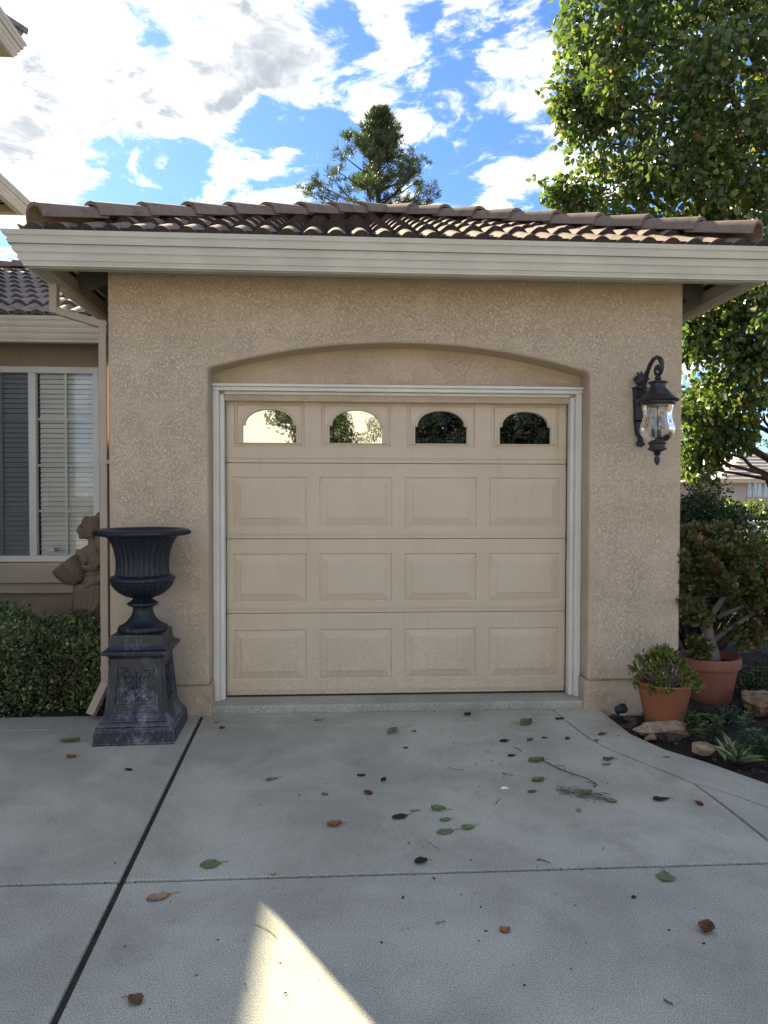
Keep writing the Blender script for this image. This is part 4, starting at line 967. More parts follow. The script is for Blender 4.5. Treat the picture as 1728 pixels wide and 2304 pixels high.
j2 = empty('potted_jade', 'large reddish jade tree in an old rimmed terracotta pot', 'potted plant', loc=(2.235, .14, .0), group='terracotta pots with jade plants')
pot(j2, [(.001,0),(.150,0),(.153,.004),(.196,.262),(.198,.266),(.216,.268),(.219,.275),(.222,.330),(.219,.342),(.206,.344),(.198,.335),(.188,.29),(.001,.288)], 'terracotta_old')
MB().lathe([(.001,.300),(.10,.298),(.19,.292)], 20, cap=False).build('soil', 'soil', j2)
tr = MB(); 
tr.tube([(0,-.04,.28),(.005,-.04,.36),(-.01,-.03,.46),(-.03,-.02,.58),(-.04,0,.66)], [.075,.055,.044,.042,.034], 12)
for q in (((-.04,0,.62),(-.16,.02,.80),(-.24,.03,.98),.034),((-.04,0,.64),(-.05,.05,.85),(-.02,.05,1.05),.034),((-.03,-.01,.58),(.10,-.02,.76),(.18,.02,.96),.034),((.0,-.03,.44),(.16,-.06,.56),(.30,-.06,.66),.030),((.18,.02,.9),(.30,.05,.96),(.40,.05,.98),.018),((.05,-.03,.62),(.22,-.1,.72),(.34,-.1,.78),.022)):
    tr.tube(q[:3], [q[3]*.75, q[3]*.6, q[3]*.35], 9)
trunk = tr.build('trunk', 'jade_bark', j2, smooth=True)
twm = MB(); cc = []
zones = [((.10,-.04,.84),(.22,.16,.08),14),((-.10,-.02,.92),(.2,.16,.08),10),((.46,-.02,.80),(.14,.14,.14),8),((.30,-.08,.52),(.2,.12,.07),8),((-.18,.06,1.06),(.24,.2,.15),26),((.06,.06,1.13),(.26,.2,.14),24),((.26,.0,1.02),(.22,.2,.14),22),((.36,-.04,.68),(.22,.18,.19),34),((-.20,-.06,.80),(.10,.12,.10),5),((.36,-.02,.86),(.12,.14,.08),6),((-.14,-.10,.40),(.09,.05,.05),5),((.22,-.12,.50),(.10,.06,.06),5),((-.12,-.08,.66),(.06,.06,.08),4)]
for c_, r_, k_ in zones:
    for _ in range(k_):
        d = rnd_dirs(1)[0]*rng.uniform(.5, 1)**.5; p = np.array(c_)+d*np.array(r_); cc.append((p, (p-np.array([0,0,.62]))))
        if _ % 3 == 0: branch(twm, np.array(c_)*.8+np.array([0,0,.1]), p, .006, .003, .06, 3)
tag(twm.build('stems', 'bark_dark', j2), kind='stuff')
P_, D_, N_ = [], [], []
for p, ax in cc:
    n = 62; ax = ax/(np.linalg.norm(ax)+1e-6); d = rnd_dirs(n); q = d*rng.uniform(.01,.065,(n,1)); P_.append(p+q); D_.append(d*.8+ax*.5+np.array([0,0,.25])); N_.append(ax+rnd_dirs(n)*.6)
P_, D_, N_ = map(np.concatenate, (P_, D_, N_)); n = len(P_)
pal2 = palette(n, [((.085,.12,.03),6),((.055,.085,.025),4),((.16,.095,.04),2.6),((.25,.11,.05),1.0),((.13,.135,.035),3)])
lv = leaves(P_, D_, N_, rng.uniform(.026,.044,n), rng.uniform(.024,.036,n), pal2, .12, .05)
link('foliage', leafmesh('foliage', *lv, 'leaf_thick'), j2)

# dark shrub behind the jade tree
shb = empty('evergreen_shrub', 'dense dark green evergreen shrub behind the reddish jade tree', 'shrub', loc=(2.84, 1.45, -.02))
ce, re_, ne = [], [], []
for k_ in range(135):
    d = rnd_dirs(1)[0]; d[2] = abs(d[2])*1.0; q = rng.uniform(.35, 1); c_ = np.array([.04, 0, .55])+d*q*np.array([.56, .5, 1.14]); ce.append(c_); re_.append(rng.uniform(.11, .2)); ne.append(230)
for k_ in range(14): a = rng.uniform(0, 6.28); ce.append(np.array([.56*math.cos(a), .5*math.sin(a), rng.uniform(.3, 1.3)])); re_.append(rng.uniform(.06, .1)); ne.append(110)
lv = cluster_leaves(ce, [np.array([r_, r_, r_*1.2]) for r_ in re_], ne, .038, .017, [((.028,.058,.016),4),((.05,.085,.022),3),((.02,.04,.014),3),((.085,.12,.03),.7)], .0, shell=.2)
link('foliage', leafmesh('foliage', *lv, 'leaf_thick'), shb)
sm3 = MB()
for c_ in ce[::3]: branch(sm3, (rng.normal(0,.05), rng.normal(0,.05), 0), c_, .022, .006, .08, 4)
sm3.build('stems', 'bark_dark', shb)

# pear tree on the right
pear = empty('pear_tree', 'tall leafy tree with yellowing glossy leaves right of the garage', 'tree', loc=(5.35, 3.3, -.03))
po = np.array([5.35, 3.3, -.03]); trm = MB()
tp = [(0,0,0),(.03,.02,.9),(-.05,.05,1.9),(.02,.1,3.2),(0,.1,5.0),(.05,.1,7.2)]
trm.tube(tp, [.19,.15,.13,.11,.07,.02], 10)
CL = []                                                   # foliage masses by where they stand in the picture and their distance
def mass(px, py, yy, r_, n_):
    p = atY(px*K, py*K, yy); CL.append((p, r_, n_))
for a in ((1330,60,3.2,.60,7),(1470,60,3.0,.75,9),(1620,40,2.6,.8,9),(1275,60,3.7,.38,4),(1290,180,3.4,.52,7),(1420,190,2.7,.72,10),(1570,200,2.4,.8,10),(1250,230,3.6,.34,4),(1320,310,3.3,.52,7),(1450,330,2.7,.66,9),(1600,340,2.4,.72,9),(1390,430,3.1,.5,6),(1520,450,2.8,.6,7),(1630,470,2.5,.6,7),
          (1235,440,3.6,.28,4),(1200,425,3.6,.16,2),(1300,465,3.6,.24,2),(1700,120,2.6,.9,8),(1720,330,2.6,.9,8),(1420,-60,3.2,.7,6),(1600,-80,2.9,.9,8),(1300,-60,3.6,.45,4),(1750,-100,3,.9,6),
          (1560,690,3.0,.42,5),(1640,720,2.6,.45,6),(1530,760,3.4,.35,4),(1600,800,3.0,.38,4),(1690,800,2.6,.5,5),(1520,850,3.6,.32,4),(1560,640,3.2,.4,4),(1630,620,2.9,.45,4),(1620,880,3.2,.34,3),(1560,930,3.5,.34,6),(1520,900,3.3,.34,5),(1505,985,3.6,.26,4),(1510,700,3.3,.4,5),(1590,760,3.8,.5,5),(1510,960,3.8,.3,3),(1540,610,4.3,.45,4),(1480,560,4.2,.6,5),(1600,560,4.0,.6,5),(1720,640,3.0,.6,5),(1500,1010,4.0,.2,2),
          (1450,120,4.6,1.0,7),(1600,250,4.4,1.1,7),(1450,400,4.6,.9,6),(1700,450,4.4,1.,6),(1640,750,4.6,.8,4),(1530,880,5.0,.4,3)): mass(*a)
for a in ((6.6,3.4,3.2),(6.9,3.6,4.6),(6.4,4.2,5.9),(6.5,2.6,4.0),(6.2,2.8,6.2),(5.6,4.8,4.4),(5.7,3.4,7.3),(6.0,4.6,6.6)): CL.append((np.array(a), .85, 6))      # far side of the crown
ce, re_, ne = [], [], []
for p, r_, n_ in CL:
    st_ = np.array([po[0]*.96, po[1], min(max(p[2]-.9, 1.4), 6.2)])-po; branch(trm, st_, p-po, .035+.02*r_, .008, .09, 6)
    for k_ in range(int(n_*2.6)):
        d = rnd_dirs(1)[0]*rng.uniform(.15, 1)**.5; c_ = p-po+d*r_*np.array([1, 1, .92]); ce.append(c_); q = rng.uniform(.13, .23); re_.append(np.array([q, q, q*1.1])); ne.append(42)
        if k_ % 3 == 0: branch(trm, p-po+rng.normal(0, .05, 3), c_, .009, .003, .1, 4)
# stray shoots along the outline
for px, py in ((1178,205),(1190,190),(1205,150),(1232,20),(1240,60),(1160,385),(1215,375),(1195,395),(1262,395),(1248,330)):
    p = atY(px*K, py*K, 3.5)-po; q = p+np.array([.30, .2, -.22]); branch(trm, q, p, .006, .002, .1, 4)
    for s_ in (0, .33, .66, 1.): ce.append(p+(q-p)*s_); re_.append(np.array([.06,.06,.07])); ne.append(5)
lv = cluster_leaves(ce, re_, ne, .086, .067, [((.098,.145,.040),5),((.070,.110,.034),4.6),((.15,.19,.046),3),((.25,.24,.05),.8),((.30,.20,.05),.18),((.28,.07,.035),.02)], .65, shell=.1, up_bias=.15)
link('crown', leafmesh('crown', *lv, 'leaf'), pear)
trm.build('trunk', 'bark', pear, smooth=True)

# pine beyond the roof
PY = 19.; tipp = atY(818*K, 243*K, PY); base = atY(812*K, 440*K, PY)
pine = empty('pine_tree', 'dark green pine rising behind the garage roof', 'tree', loc=(float(base[0])+.1, PY, -.05))
pb = np.array([float(base[0])+.1, PY, -.05]); pm = MB(); Hh = tipp[2]-pb[2]
pm.tube([(0,0,0),(.03,0,Hh*.5),(-.02,0,Hh*.8),(tipp[0]-pb[0],0,Hh-.15)], [.26,.17,.09,.02], 8)
tufts = []
def limb(z, a, L, rise):
    p0 = np.array([.0, 0, z]); d = np.array([math.cos(a), math.sin(a), 0]); pts = [p0+d*L*k_/5+np.array([0, 0, rise*L*(k_/5)**1.6-.02*L]) for k_ in range(6)]
    pm.tube(pts, [.05*(1-k_/6)*L/2+.008 for k_ in range(6)], 5)
    for k_ in range(1, 6):
        nsub = 4 if k_ > 1 else 2
        for _ in range(nsub):
            p = pts[k_]+rng.normal(0, min(.03+.12*L, .10)+.06*L*k_/6, 3)*np.array([1, 1, .6])+np.array([0, 0, .06]); q = pts[max(k_-1, 0)]
            pm.tube([q, (q+p)/2+np.array([0, 0, -.03]), p], [.012, .009, .006], 4, False); tufts.append((p, d*.5+np.array([0, 0, .8])))
zz_ = Hh-.12; k_ = 0
while zz_ > Hh*.42:
    u = (Hh-zz_); Lm = min(.06+.56*u**.95, 3.2)
    for q in range(4):
        a = k_*2.1+q*2*math.pi/5+rng.normal(0, .25); limb(zz_+rng.normal(0, .08), a, Lm*rng.uniform(.62, 1.08), rng.uniform(.20, .55))
    zz_ -= .24+.09*u; k_ += 1
for (px, py, rr_) in ((672,415,.32),(690,400,.3),(700,425,.35),(900,345,.3),(885,370,.35),(905,390,.35),(905,420,.35),(740,335,.25),(730,370,.3),(760,300,.25),(850,330,.3)):
    p = atY(px*K, py*K, PY)-pb; q = np.array([0, 0, p[2]-.7]); pm.tube([q, (p+q)/2+np.array([0,0,-.1]), p], [.035,.025,.01], 5)
    for _ in range(9): tufts.append((p+rng.normal(0, rr_*.55, 3), np.array([p[0]*.3, 0, .8])))
pp = np.array([x[0] for x in tufts]); pd = np.array([x[1] for x in tufts]); nn = 30; N_ = len(pp)
P_ = np.repeat(pp, nn, 0)+rng.normal(0, .045, (N_*nn, 3)); D_ = np.repeat(pd, nn, 0)*.9+rnd_dirs(N_*nn)*.9
lv = leaves(P_, D_, rnd_dirs(N_*nn), rng.uniform(.12, .24, N_*nn), .020, palette(N_*nn, [((.085,.125,.05),4),((.12,.155,.06),3),((.06,.09,.036),3),((.19,.19,.08),1)]), .2, .05)
link('crown', leafmesh('crown', *lv, 'needle'), pine)
pm.build('trunk', 'bark', pine)
# ================================================================ planting bed: rocks, small plants, light
def rock(label, loc, r_, mat, rotz, seed):
    bm = bmesh.new(); bmesh.ops.create_icosphere(bm, subdivisions=4, radius=1); rs = np.random.default_rng(seed)
    planes = [(Vector(rs.normal(size=3)).normalized(), rs.uniform(.52, .85)) for _ in range(13)]
    for v in bm.verts:
        p = v.co.copy()
        for n_, d_ in planes:
            k_ = p.dot(n_)
            if k_ > d_: p -= n_*(k_-d_)
        p += Vector(rs.normal(size=3))*.022+p*.05*math.sin(p.x*9+p.z*7+seed)*math.sin(p.y*8-p.z*5); v.co = Vector((p.x*r_[0], p.y*r_[1], p.z*r_[2]))
    me = bpy.data.meshes.new('rock'); bm.to_mesh(me); bm.free(); me.materials.append(MATS[mat]); o = link('rock', me); o.location = loc; o.rotation_euler = (0, 0, rotz); return tag(o, label, 'rock', 'edging rocks in the planting bed')
rock('long pale flat rock under the small terracotta pot', (1.62,-.535,.03), (.20,.085,.062), 'rock_pale', R(-18), 2)
rock('small tan rock at the edge of the curved concrete', (1.672,-.875,.02), (.085,.055,.045), 'rock_pale', R(-15), 5)
rock('big rusty brown boulder at the right edge of the picture', (2.50,-.16,.055), (.24,.17,.14), 'rock', R(20), 8)
rock('reddish stone half buried beside the long pale rock', (1.49,-.60,.005), (.05,.035,.03), 'rock', R(40), 11)
sp_l = empty('garden_spotlight', 'small black garden spotlight on the soil left of the small pot', 'light', loc=(1.44,-.19,.0))
o = MB().lathe([(.012,0),(.03,.004),(.034,.06),(.030,.066),(.022,.060)], 14).build('housing', 'plastic_black', sp_l); o.rotation_euler = (R(60), 0, R(30)); o.location = (0, 0, .05)
MB().box(-.035, .035, -.03, .03, -.01, .02).build('foot', 'plastic_black', sp_l, bevel=.006)
for k_ in (0, 1): q = MB().box(-.006, .006, -.0005, .0005, -.016, .016).build('label_strip', 'plastic_pale', sp_l); q.location = (.012+.018*k_, -.043, .045); q.rotation_euler = (0, R(20), 0)  # two white labels on the housing
MB().tube([(.03,.0,.0),(.04,.0,.06),(.055,-.005,.12)], .006, 6).build('stake', 'straw', sp_l)

def tuft(name, label, loc, n, L, W, pal, spread=.6, mat='leaf_thick', r_=.05, fold=.2, curl=.25, up=1., cat='plant'):
    t_ = empty(name, label, cat, loc=loc, group='small plants in the planting bed')
    P_ = rng.normal(0, r_, (n, 3))*np.array([1, 1, .1]); P_[:, 2] = np.abs(P_[:, 2]); D_ = rnd_dirs(n)*np.array([spread, spread, .15])+np.array([0, 0, up])+P_*3
    lv = leaves(P_, D_, rnd_dirs(n)*.3+np.stack([-D_[:, 0], -D_[:, 1], np.full(n, .3)], 1), L*rng.uniform(.6, 1.1, n), W*rng.uniform(.7, 1.1, n), palette(n, pal), fold, curl)
    link('foliage', leafmesh('foliage', *lv, mat), t_); return t_
def stalks(name, label, loc, k, h_, L, W, pal, per=16, spr=.12):
    t_ = empty(name, label, 'plant', loc=loc, group='small plants in the planting bed'); P_, D_ = [], []; s_ = MB()
    for i in range(k):
        a = rng.uniform(0, 6.28); q = rng.uniform(0, spr); b0 = np.array([q*math.cos(a)*.5, q*math.sin(a)*.5, 0]); tp_ = b0+np.array([q*math.cos(a), q*math.sin(a), h_*rng.uniform(.6, 1.1)])
        s_.tube([b0, (b0+tp_)/2, tp_], [.005, .004, .003], 5)
        for j in range(per): u = rng.uniform(.25, 1); aa = rng.uniform(0, 6.28); P_.append(b0+(tp_-b0)*u); D_.append([math.cos(aa), math.sin(aa), rng.uniform(.2, .9)])
    P_, D_ = np.array(P_), np.array(D_); n = len(P_)
    lv = leaves(P_, D_, rnd_dirs(n)*.4+np.array([0, 0, 1.]), L*rng.uniform(.7, 1.2, n), W*rng.uniform(.7, 1.1, n), palette(n, pal), .2, .2)
    link('foliage', leafmesh('foliage', *lv, 'leaf_thick'), t_); s_.build('stems', 'bark_dark', t_); return t_
G1 = [((.07,.11,.03),3),((.11,.15,.05),2),((.05,.08,.025),2)]
gp_ = lambda x, y: tuple(float(v) for v in atG(x, y, .0))
tuft('lavender_clump', 'spiky grey-green lavender clump in front of the large pot', gp_(1632, 1622), 150, .11, .007, [((.10,.14,.09),3),((.16,.20,.14),2),((.07,.10,.06),2)], .75, r_=.05)
stalks('leafy_sprig', 'upright leafy weed with broad leaves left of the striped plant', gp_(1592, 1683), 5, .22, .075, .024, G1, 12, .07)
tuft('striped_plant', 'cream-striped strappy spider plant beside the concrete edge', gp_(1652, 1712), 26, .17, .020, [((.10,.15,.06),2),((.36,.38,.22),1.6),((.07,.11,.04),1)], .95, r_=.03, curl=.35)
stalks('euphorbia', 'blue-green bottlebrush stems right of the striped plant', gp_(1676, 1690), 4, .20, .05, .010, [((.09,.15,.09),3),((.13,.20,.12),2)], 60, .05)
stalks('low_shrublet', 'low leafy green shrublet between the boulder and the large pot', gp_(1700, 1575), 12, .2, .04, .018, G1, 14, .14)
stalks('leafy_sprig', 'small leafy weed near the right edge below the boulder', gp_(1712, 1722), 7, .16, .06, .014, [((.10,.15,.08),3),((.07,.11,.05),2)], 22, .07)
tuft('dry_tuft', 'dried grey sprig beside the long pale rock', gp_(1508, 1672), 26, .10, .008, [((.16,.12,.10),2),((.10,.07,.06),2)], .9, r_=.015)
stalks('leafy_sprig', 'broad-leaved weed just right of the small pot', gp_(1558, 1660), 6, .16, .055, .020, G1, 12, .09)
stalks('ground_weed', 'dark green weed low behind the large pot', (2.75,.35,.0), 14, .22, .045, .02, [((.05,.09,.025),3),((.08,.12,.03),1)], 16, .2)
for k_, (x, y) in enumerate(((2.9,-.3),(3.2,.4),(2.7,-.75))):
    stalks('ground_weed', ('trailing green weed beyond the boulder', 'pale green weed in front of the evergreen shrub', 'green weed at the near end of the planting bed')[k_], (x, y, 0), 12, .2, .05, .02, G1, 14, .18)
# bark mulch and dry leaf litter on the bed
n = 2600; P_ = np.stack([rng.uniform(1.35, 3.6, n), rng.uniform(-1.9, 1.6, n), np.full(n, .012)], 1)
okm = np.array([not inside_drive(p[0]-.02, p[1]) and bed_dist(p[0], p[1]) > .012 and not (p[0] < 1.99 and p[1] > -.02) for p in P_]); P_ = P_[okm]; n = len(P_)
P_[:, 2] = -.01+.03*np.sin(P_[:, 0]*3.1+P_[:, 1]*2)+.022*np.sin(7*P_[:, 0]-5*P_[:, 1])+.018+np.where(P_[:, 0] > 1.9, .02, 0)
D_ = rnd_dirs(n)*np.array([1, 1, .25])
lv = leaves(P_, D_, rnd_dirs(n)*.5+np.array([0, 0, 1.]), rng.uniform(.015, .06, n), rng.uniform(.008, .028, n), palette(n, [((.05,.034,.024),6),((.09,.05,.03),3),((.16,.08,.045),1.2),((.03,.025,.02),4),((.22,.17,.11),.5)]), .2, .1)
o = link('mulch', leafmesh('mulch', *lv, 'leaf_dry')); tag(o, 'bark chips and dead leaves covering the planting bed', 'mulch', kind='stuff')

# ================================================================ beyond the bed on the right
MB().box(4.6, 60, 8.2, 10.2, -.1, -.045).build('sidewalk', 'sidewalk'); tag(bpy.data.objects['sidewalk'], 'pale sunlit sidewalk beyond the planting bed', 'sidewalk', kind='structure')
MB().box(-60, 90, 13.5, 21, -.1, -.05).build('road', 'asphalt'); tag(bpy.data.objects['road'], 'grey asphalt street behind the houses', 'road', kind='structure')
def bush(label, loc, r_, pal, n=22, per=120, L=.07, W=.05, name='garden_shrub', group='sunlit shrubs beyond the bed'):
    t_ = empty(name, label, 'shrub', loc=loc, group=group); ce, re_ = [], []
    for k_ in range(n):
        d = rnd_dirs(1)[0]; d[2] = abs(d[2]); c_ = d*np.array(r_)*rng.uniform(.3, .95)+np.array([0, 0, r_[2]*.12]); ce.append(c_); re_.append(np.array(r_)*rng.uniform(.22, .36))
    lv = cluster_leaves(ce, re_, [per]*n, L, W, pal, .2, shell=.3); link('foliage', leafmesh('foliage', *lv, 'leaf'), t_)
    s_ = MB()
    for c_ in ce[::2]: branch(s_, (0, 0, 0), c_, .03*r_[0], .008, .08, 4)
    s_.build('stems', 'bark_dark', t_)
YG = [((.14,.19,.03),4),((.20,.24,.04),3),((.08,.12,.025),2)]
def at_floor(px, yy): p = atY(px, 1200, yy); return (float(p[0]), yy, -.05)
bush('yellow-green shrub low at the right edge', at_floor(1722, 5.2), (.75,.6,.55), YG, 24, 150, .05, .035)
bush('sunlit yellow-green shrub beyond the sidewalk', at_floor(1740, 11.6), (1.1,.8,.85), YG, 26, 170, .09, .06)
bush('tall grey-green shrub in front of the far house', at_floor(1730, 27.), (2.6,1.6,1.05), [((.17,.20,.07),3),((.22,.23,.08),2),((.12,.15,.06),2)], 30, 150, .18, .11)
bush('yellow shrub left of the grey-green one by the far house', at_floor(1650, 26.), (1.5,1.2,1.3), YG, 24, 150, .16, .1)
fw = empty('garden_wall', 'pale low garden wall with a square pillar across the street', 'wall', loc=(*at_floor(1690, 23.)[:2], -.05)); 
MB().box(-.45, .45, -.3, .3, 0, .44).build('pillar', 'wall_white', fw, bevel=.02); MB().box(-.55, .55, -.4, .4, .441, .53).build('pillar_cap', 'wall_white', fw, bevel=.02)
MB().box(.451, 9., -.12, .12, 0, .40).build('panel', 'wall_white', fw); MB().box(.451, 9., -.16, -.1205, .17, .23).build('band', 'wall_band', fw)
# far house
fy = 50.; hx = float(atY(1628, 1100, fy)[0]); fh = empty('far_house', 'sunlit peach house with a pale hip roof across the street', 'house', loc=(hx, fy, -.06))
zq = lambda yv: float(atY(1700, yv, fy)[2])+.06
ze_ = zq(1079); MB().box(0, 16, 0, 9, 0, ze_+.2).build('wall', 'house_pink', fh)
MB().box(-6.2, -.01, 2.2, 9, 0, ze_-.2).build('wall', 'house_pink', fh)
rf = MB(); rh = 2.55
rf.add([(-.9,-.9,ze_),(16.9,-.9,ze_),(16.9,9.9,ze_),(-.9,9.9,ze_),(4.5,4.5,ze_+rh),(11.5,4.5,ze_+rh)], [(0,1,5,4),(1,2,5),(2,3,4,5),(3,0,4)]).build('roof', 'far_roof', fh)
rf2 = MB().add([(-7,1.4,ze_-.2),(-.3,1.4,ze_-.2),(-.3,9.9,ze_-.2),(-7,9.9,ze_-.2),(-3.6,5.6,ze_+1.6),(-.3,5.6,ze_+1.6)], [(0,1,5,4),(2,3,4,5),(3,0,4)]).build('roof', 'far_roof', fh)
for i in range(9):
    u0 = i/9; z_ = ze_+rh*u0; a = 5.4*u0; MB().bar((-.9+a, -.9+a-.02, z_+.03), (16.9-a, -.9+a-.02, z_+.03), .06, .05).build('tile_course', 'far_roof', fh)
MB().box(-.95, 16.95, -.98, -.9, ze_-.28, ze_+.03).build('fascia', 'far_trim', fh)
px2 = lambda px: float(atY(px, 1100, fy)[0])-hx
wz0_, wz1_ = zq(1118), zq(1082)
wd = empty('window'); wd.parent = fh
for (a, b_) in ((1681,1690),(1692.5,1714),(1716.5,1727),(1730,1740)):
    MB().box(px2(a), px2(b_), -.08, -.001, wz0_, wz1_).build('frame', 'vinyl_white', wd); w2 = .12
    MB().box(px2(a)+w2, px2(b_)-w2, -.10, -.081, wz0_+w2, wz1_-w2).build('pane', 'far_glass', wd)
MB().box(px2(1692.5)+(px2(1714)-px2(1692.5))*.5-.06, px2(1692.5)+(px2(1714)-px2(1692.5))*.5+.06, -.13, -.101, wz0_, wz1_).build('mullion', 'vinyl_white', wd)
MB().box(px2(1678), px2(1745), -.12, -.001, wz0_-.35, wz0_-.02).build('sill', 'far_trim', wd)
# tree belt far beyond
for k_, (px, yy, r_) in enumerate(((1560,70,5.),(1640,75,5.),(1720,80,6.),(1500,66,4.5))):
    t_ = empty('street_tree', ('round green tree behind the far house roof', 'tree right behind the peach house', 'rightmost tree beyond the far house', 'green tree glimpsed beside the garage wall far off')[k_], 'tree', loc=at_floor(px, yy), group='trees beyond the far house')
    cc_ = [np.array([rng.normal(0, r_*.4), rng.normal(0, r_*.4), r_*.75+rng.normal(0, r_*.18)]) for _ in range(24)]
    lv = cluster_leaves(cc_, [np.array([1, 1, .8])*r_*.3]*24, [110]*24, .45, .3, [((.07,.10,.03),2),((.10,.13,.04),1)], .2, shell=.3)
    link('crown', leafmesh('crown', *lv, 'leaf'), t_); MB().tube([(0,0,0),(0,0,r_*.8)], [.3,.12], 7).build('trunk', 'bark', t_)

# unseen street and sidewalk added behind the viewer to bounce sunlight onto the garage
MB().box(-40, 40, -13.6, -12.02, -.1, -.02).build('bounce_sidewalk', 'sidewalk'); tag(bpy.data.objects['bounce_sidewalk'], 'unseen pale sidewalk behind the viewer, added to bounce sunlight', 'sidewalk', kind='structure')
MB().box(-40, 40, -18.9, -13.62, -.1, -.05).build('street', 'bounce_paving'); tag(bpy.data.objects['street'], 'unseen light concrete street behind the viewer, added to bounce sunlight', 'road', kind='structure')
# ================================================================ what the door windows mirror, across the street behind the viewer
nh = empty('opposite_house', 'cream house across the street mirrored in the left garage door windows', 'house', loc=(-2.2, -19.5, -.06))
MB().box(-7., 4.2, -6., 0, 0, 5.4).build('wall', 'stucco_cream', nh)
rr_ = MB().add([(-7.5,.5,5.4),(4.7,.5,5.4),(4.7,-6.5,5.4),(-7.5,-6.5,5.4),(-4.,-3.,7.1),(1.2,-3.,7.1)], [(0,1,5,4),(1,2,5),(2,3,4,5),(3,0,4)]).build('roof', 'far_roof', nh)
for x_ in (-5.2, -3.2):
    w_ = MB().box(x_-.5, x_+.5, .001, .06, 1., 2.1).build('window', 'vinyl_white', nh); MB().box(x_-.44, x_+.44, .0605, .07, 1.06, 2.04).build('pane', 'far_glass', w_)
rt = empty('mirrored_tree', 'leafy tree mirrored in the second garage door window', 'tree', loc=(-.85, -13.5, -.06)); tm_ = MB()
tm_.tube([(0,0,0),(.05,0,1.2),(.0,0,2.2),(.05,0,3.9)], [.10,.08,.06,.02], 8); ce = []
for k_ in range(40):
    d = rnd_dirs(1)[0]; c_ = np.array([.05, 0, 3.3])+d*np.array([1.55, .9, 1.15])*rng.uniform(.3, 1); ce.append(c_); branch(tm_, (0, 0, 1.2), c_, .03, .006, .06, 4)
lv = cluster_leaves(ce, [np.array([.26,.26,.26])]*40, [120]*40, .11, .06, [((.04,.07,.02),3),((.06,.09,.025),2)], .2, shell=.1); link('crown', leafmesh('crown', *lv, 'leaf_thick'), rt); tm_.build('trunk', 'bark_dark', rt)
for k_, (x_, y_, r_) in enumerate(((2.95,-15.,1.8),(6.3,-15.5,2.1))):
    et = empty('street_evergreen', ('dense dark evergreen mirrored in the third garage door window', 'dense dark evergreen mirrored in the right-hand garage door window')[k_], 'tree', loc=(x_, y_, -.06), group='dark evergreens across the street')
    cc_ = [np.array([*(rnd_dirs(1)[0]*np.array([1,1,1.35])*r_*rng.uniform(.4,.85))])+np.array([0,0,r_*1.7]) for _ in range(46)]
    lv = cluster_leaves(cc_, [np.array([1,1,1.])*r_*.34]*46, [240]*46, .22, .13, [((.007,.012,.008),3),((.011,.017,.010),2)], .2, shell=.2)
    link('crown', leafmesh('crown', *lv, 'leaf_dry'), et); MB().tube([(0,0,0),(0,0,r_*1.6)], [.2,.1], 8).build('trunk', 'bark_dark', et)

# ================================================================ fallen leaves, twigs and litter on the concrete
LC = {'green': (.16,.20,.085), 'olive': (.17,.16,.085), 'dark': (.035,.028,.026), 'purple': (.05,.022,.026), 'red': (.14,.04,.025), 'brown': (.15,.08,.05), 'orange': (.28,.13,.06), 'tan': (.33,.22,.13), 'pale': (.45,.42,.26), 'grey': (.19,.18,.15)}
def leaf_obj(label, px, py, L, W, colr, curl=.3, rot=None, stem=True, name='fallen_leaf', z=None):
    p = atG(px, py, .0 if z is None else z); rs = np.random.default_rng(int(px*7+py)); m = MB(); nu, nv = 6, 5
    L *= rs.uniform(.98, 1.1); W *= 1.2; curl *= .65; cs = []
    for i in range(nu+1):
        u = i/nu; hw = W/2*max(math.sin(math.pi*u**.85), .0)**.7+.0008; hw *= rs.uniform(.78, 1.12)
        for j in range(nv):
            v = j/(nv-1)*2-1
            zz = .002+curl*W*.55*v*v+curl*L*.35*(u-.45)**2+rs.normal(0, .0016)+(curl*.004 if curl > .2 else 0)
            m.v.append((L*(u-.5)*(1-.12*curl), v*hw*(1-.25*curl), max(zz, .0015))); k_ = rs.uniform(.7, 1.25)*(1.12 if abs(v) < .1 else 1); cs.append([min(1, x*k_) for x in LC[colr]]+[1])
    m.f = [(i*nv+j, i*nv+j+1, (i+1)*nv+j+1, (i+1)*nv+j) for i in range(nu) for j in range(nv-1)]; m.c = cs
    o = m.build(name, 'leaf_dry', smooth=True); o.location = (p[0], p[1], p[2]+.0005); o.rotation_euler = (0, 0, rs.uniform(0, 6.28) if rot is None else rot)
    tag(o, label, 'leaf', 'leaves fallen on the driveway')
    if stem:
        s_ = MB(); s_.tube([(L*.46, 0, .005), (L*.65, .004, .009), (L*.85, .010, .004)], .0012, 5); s_.build('stem', 'twig', o)
    return o
c5 = lambda x, y: (400+x/2.37, 1500+y/2.37); c6 = lambda x, y: (1000+x/2.279, 1500+y/2.279); c7 = lambda x, y: (x/2.37, 1600+y/2.37); c8 = lambda x, y: (700+x/1.614, 1900+y/1.614)
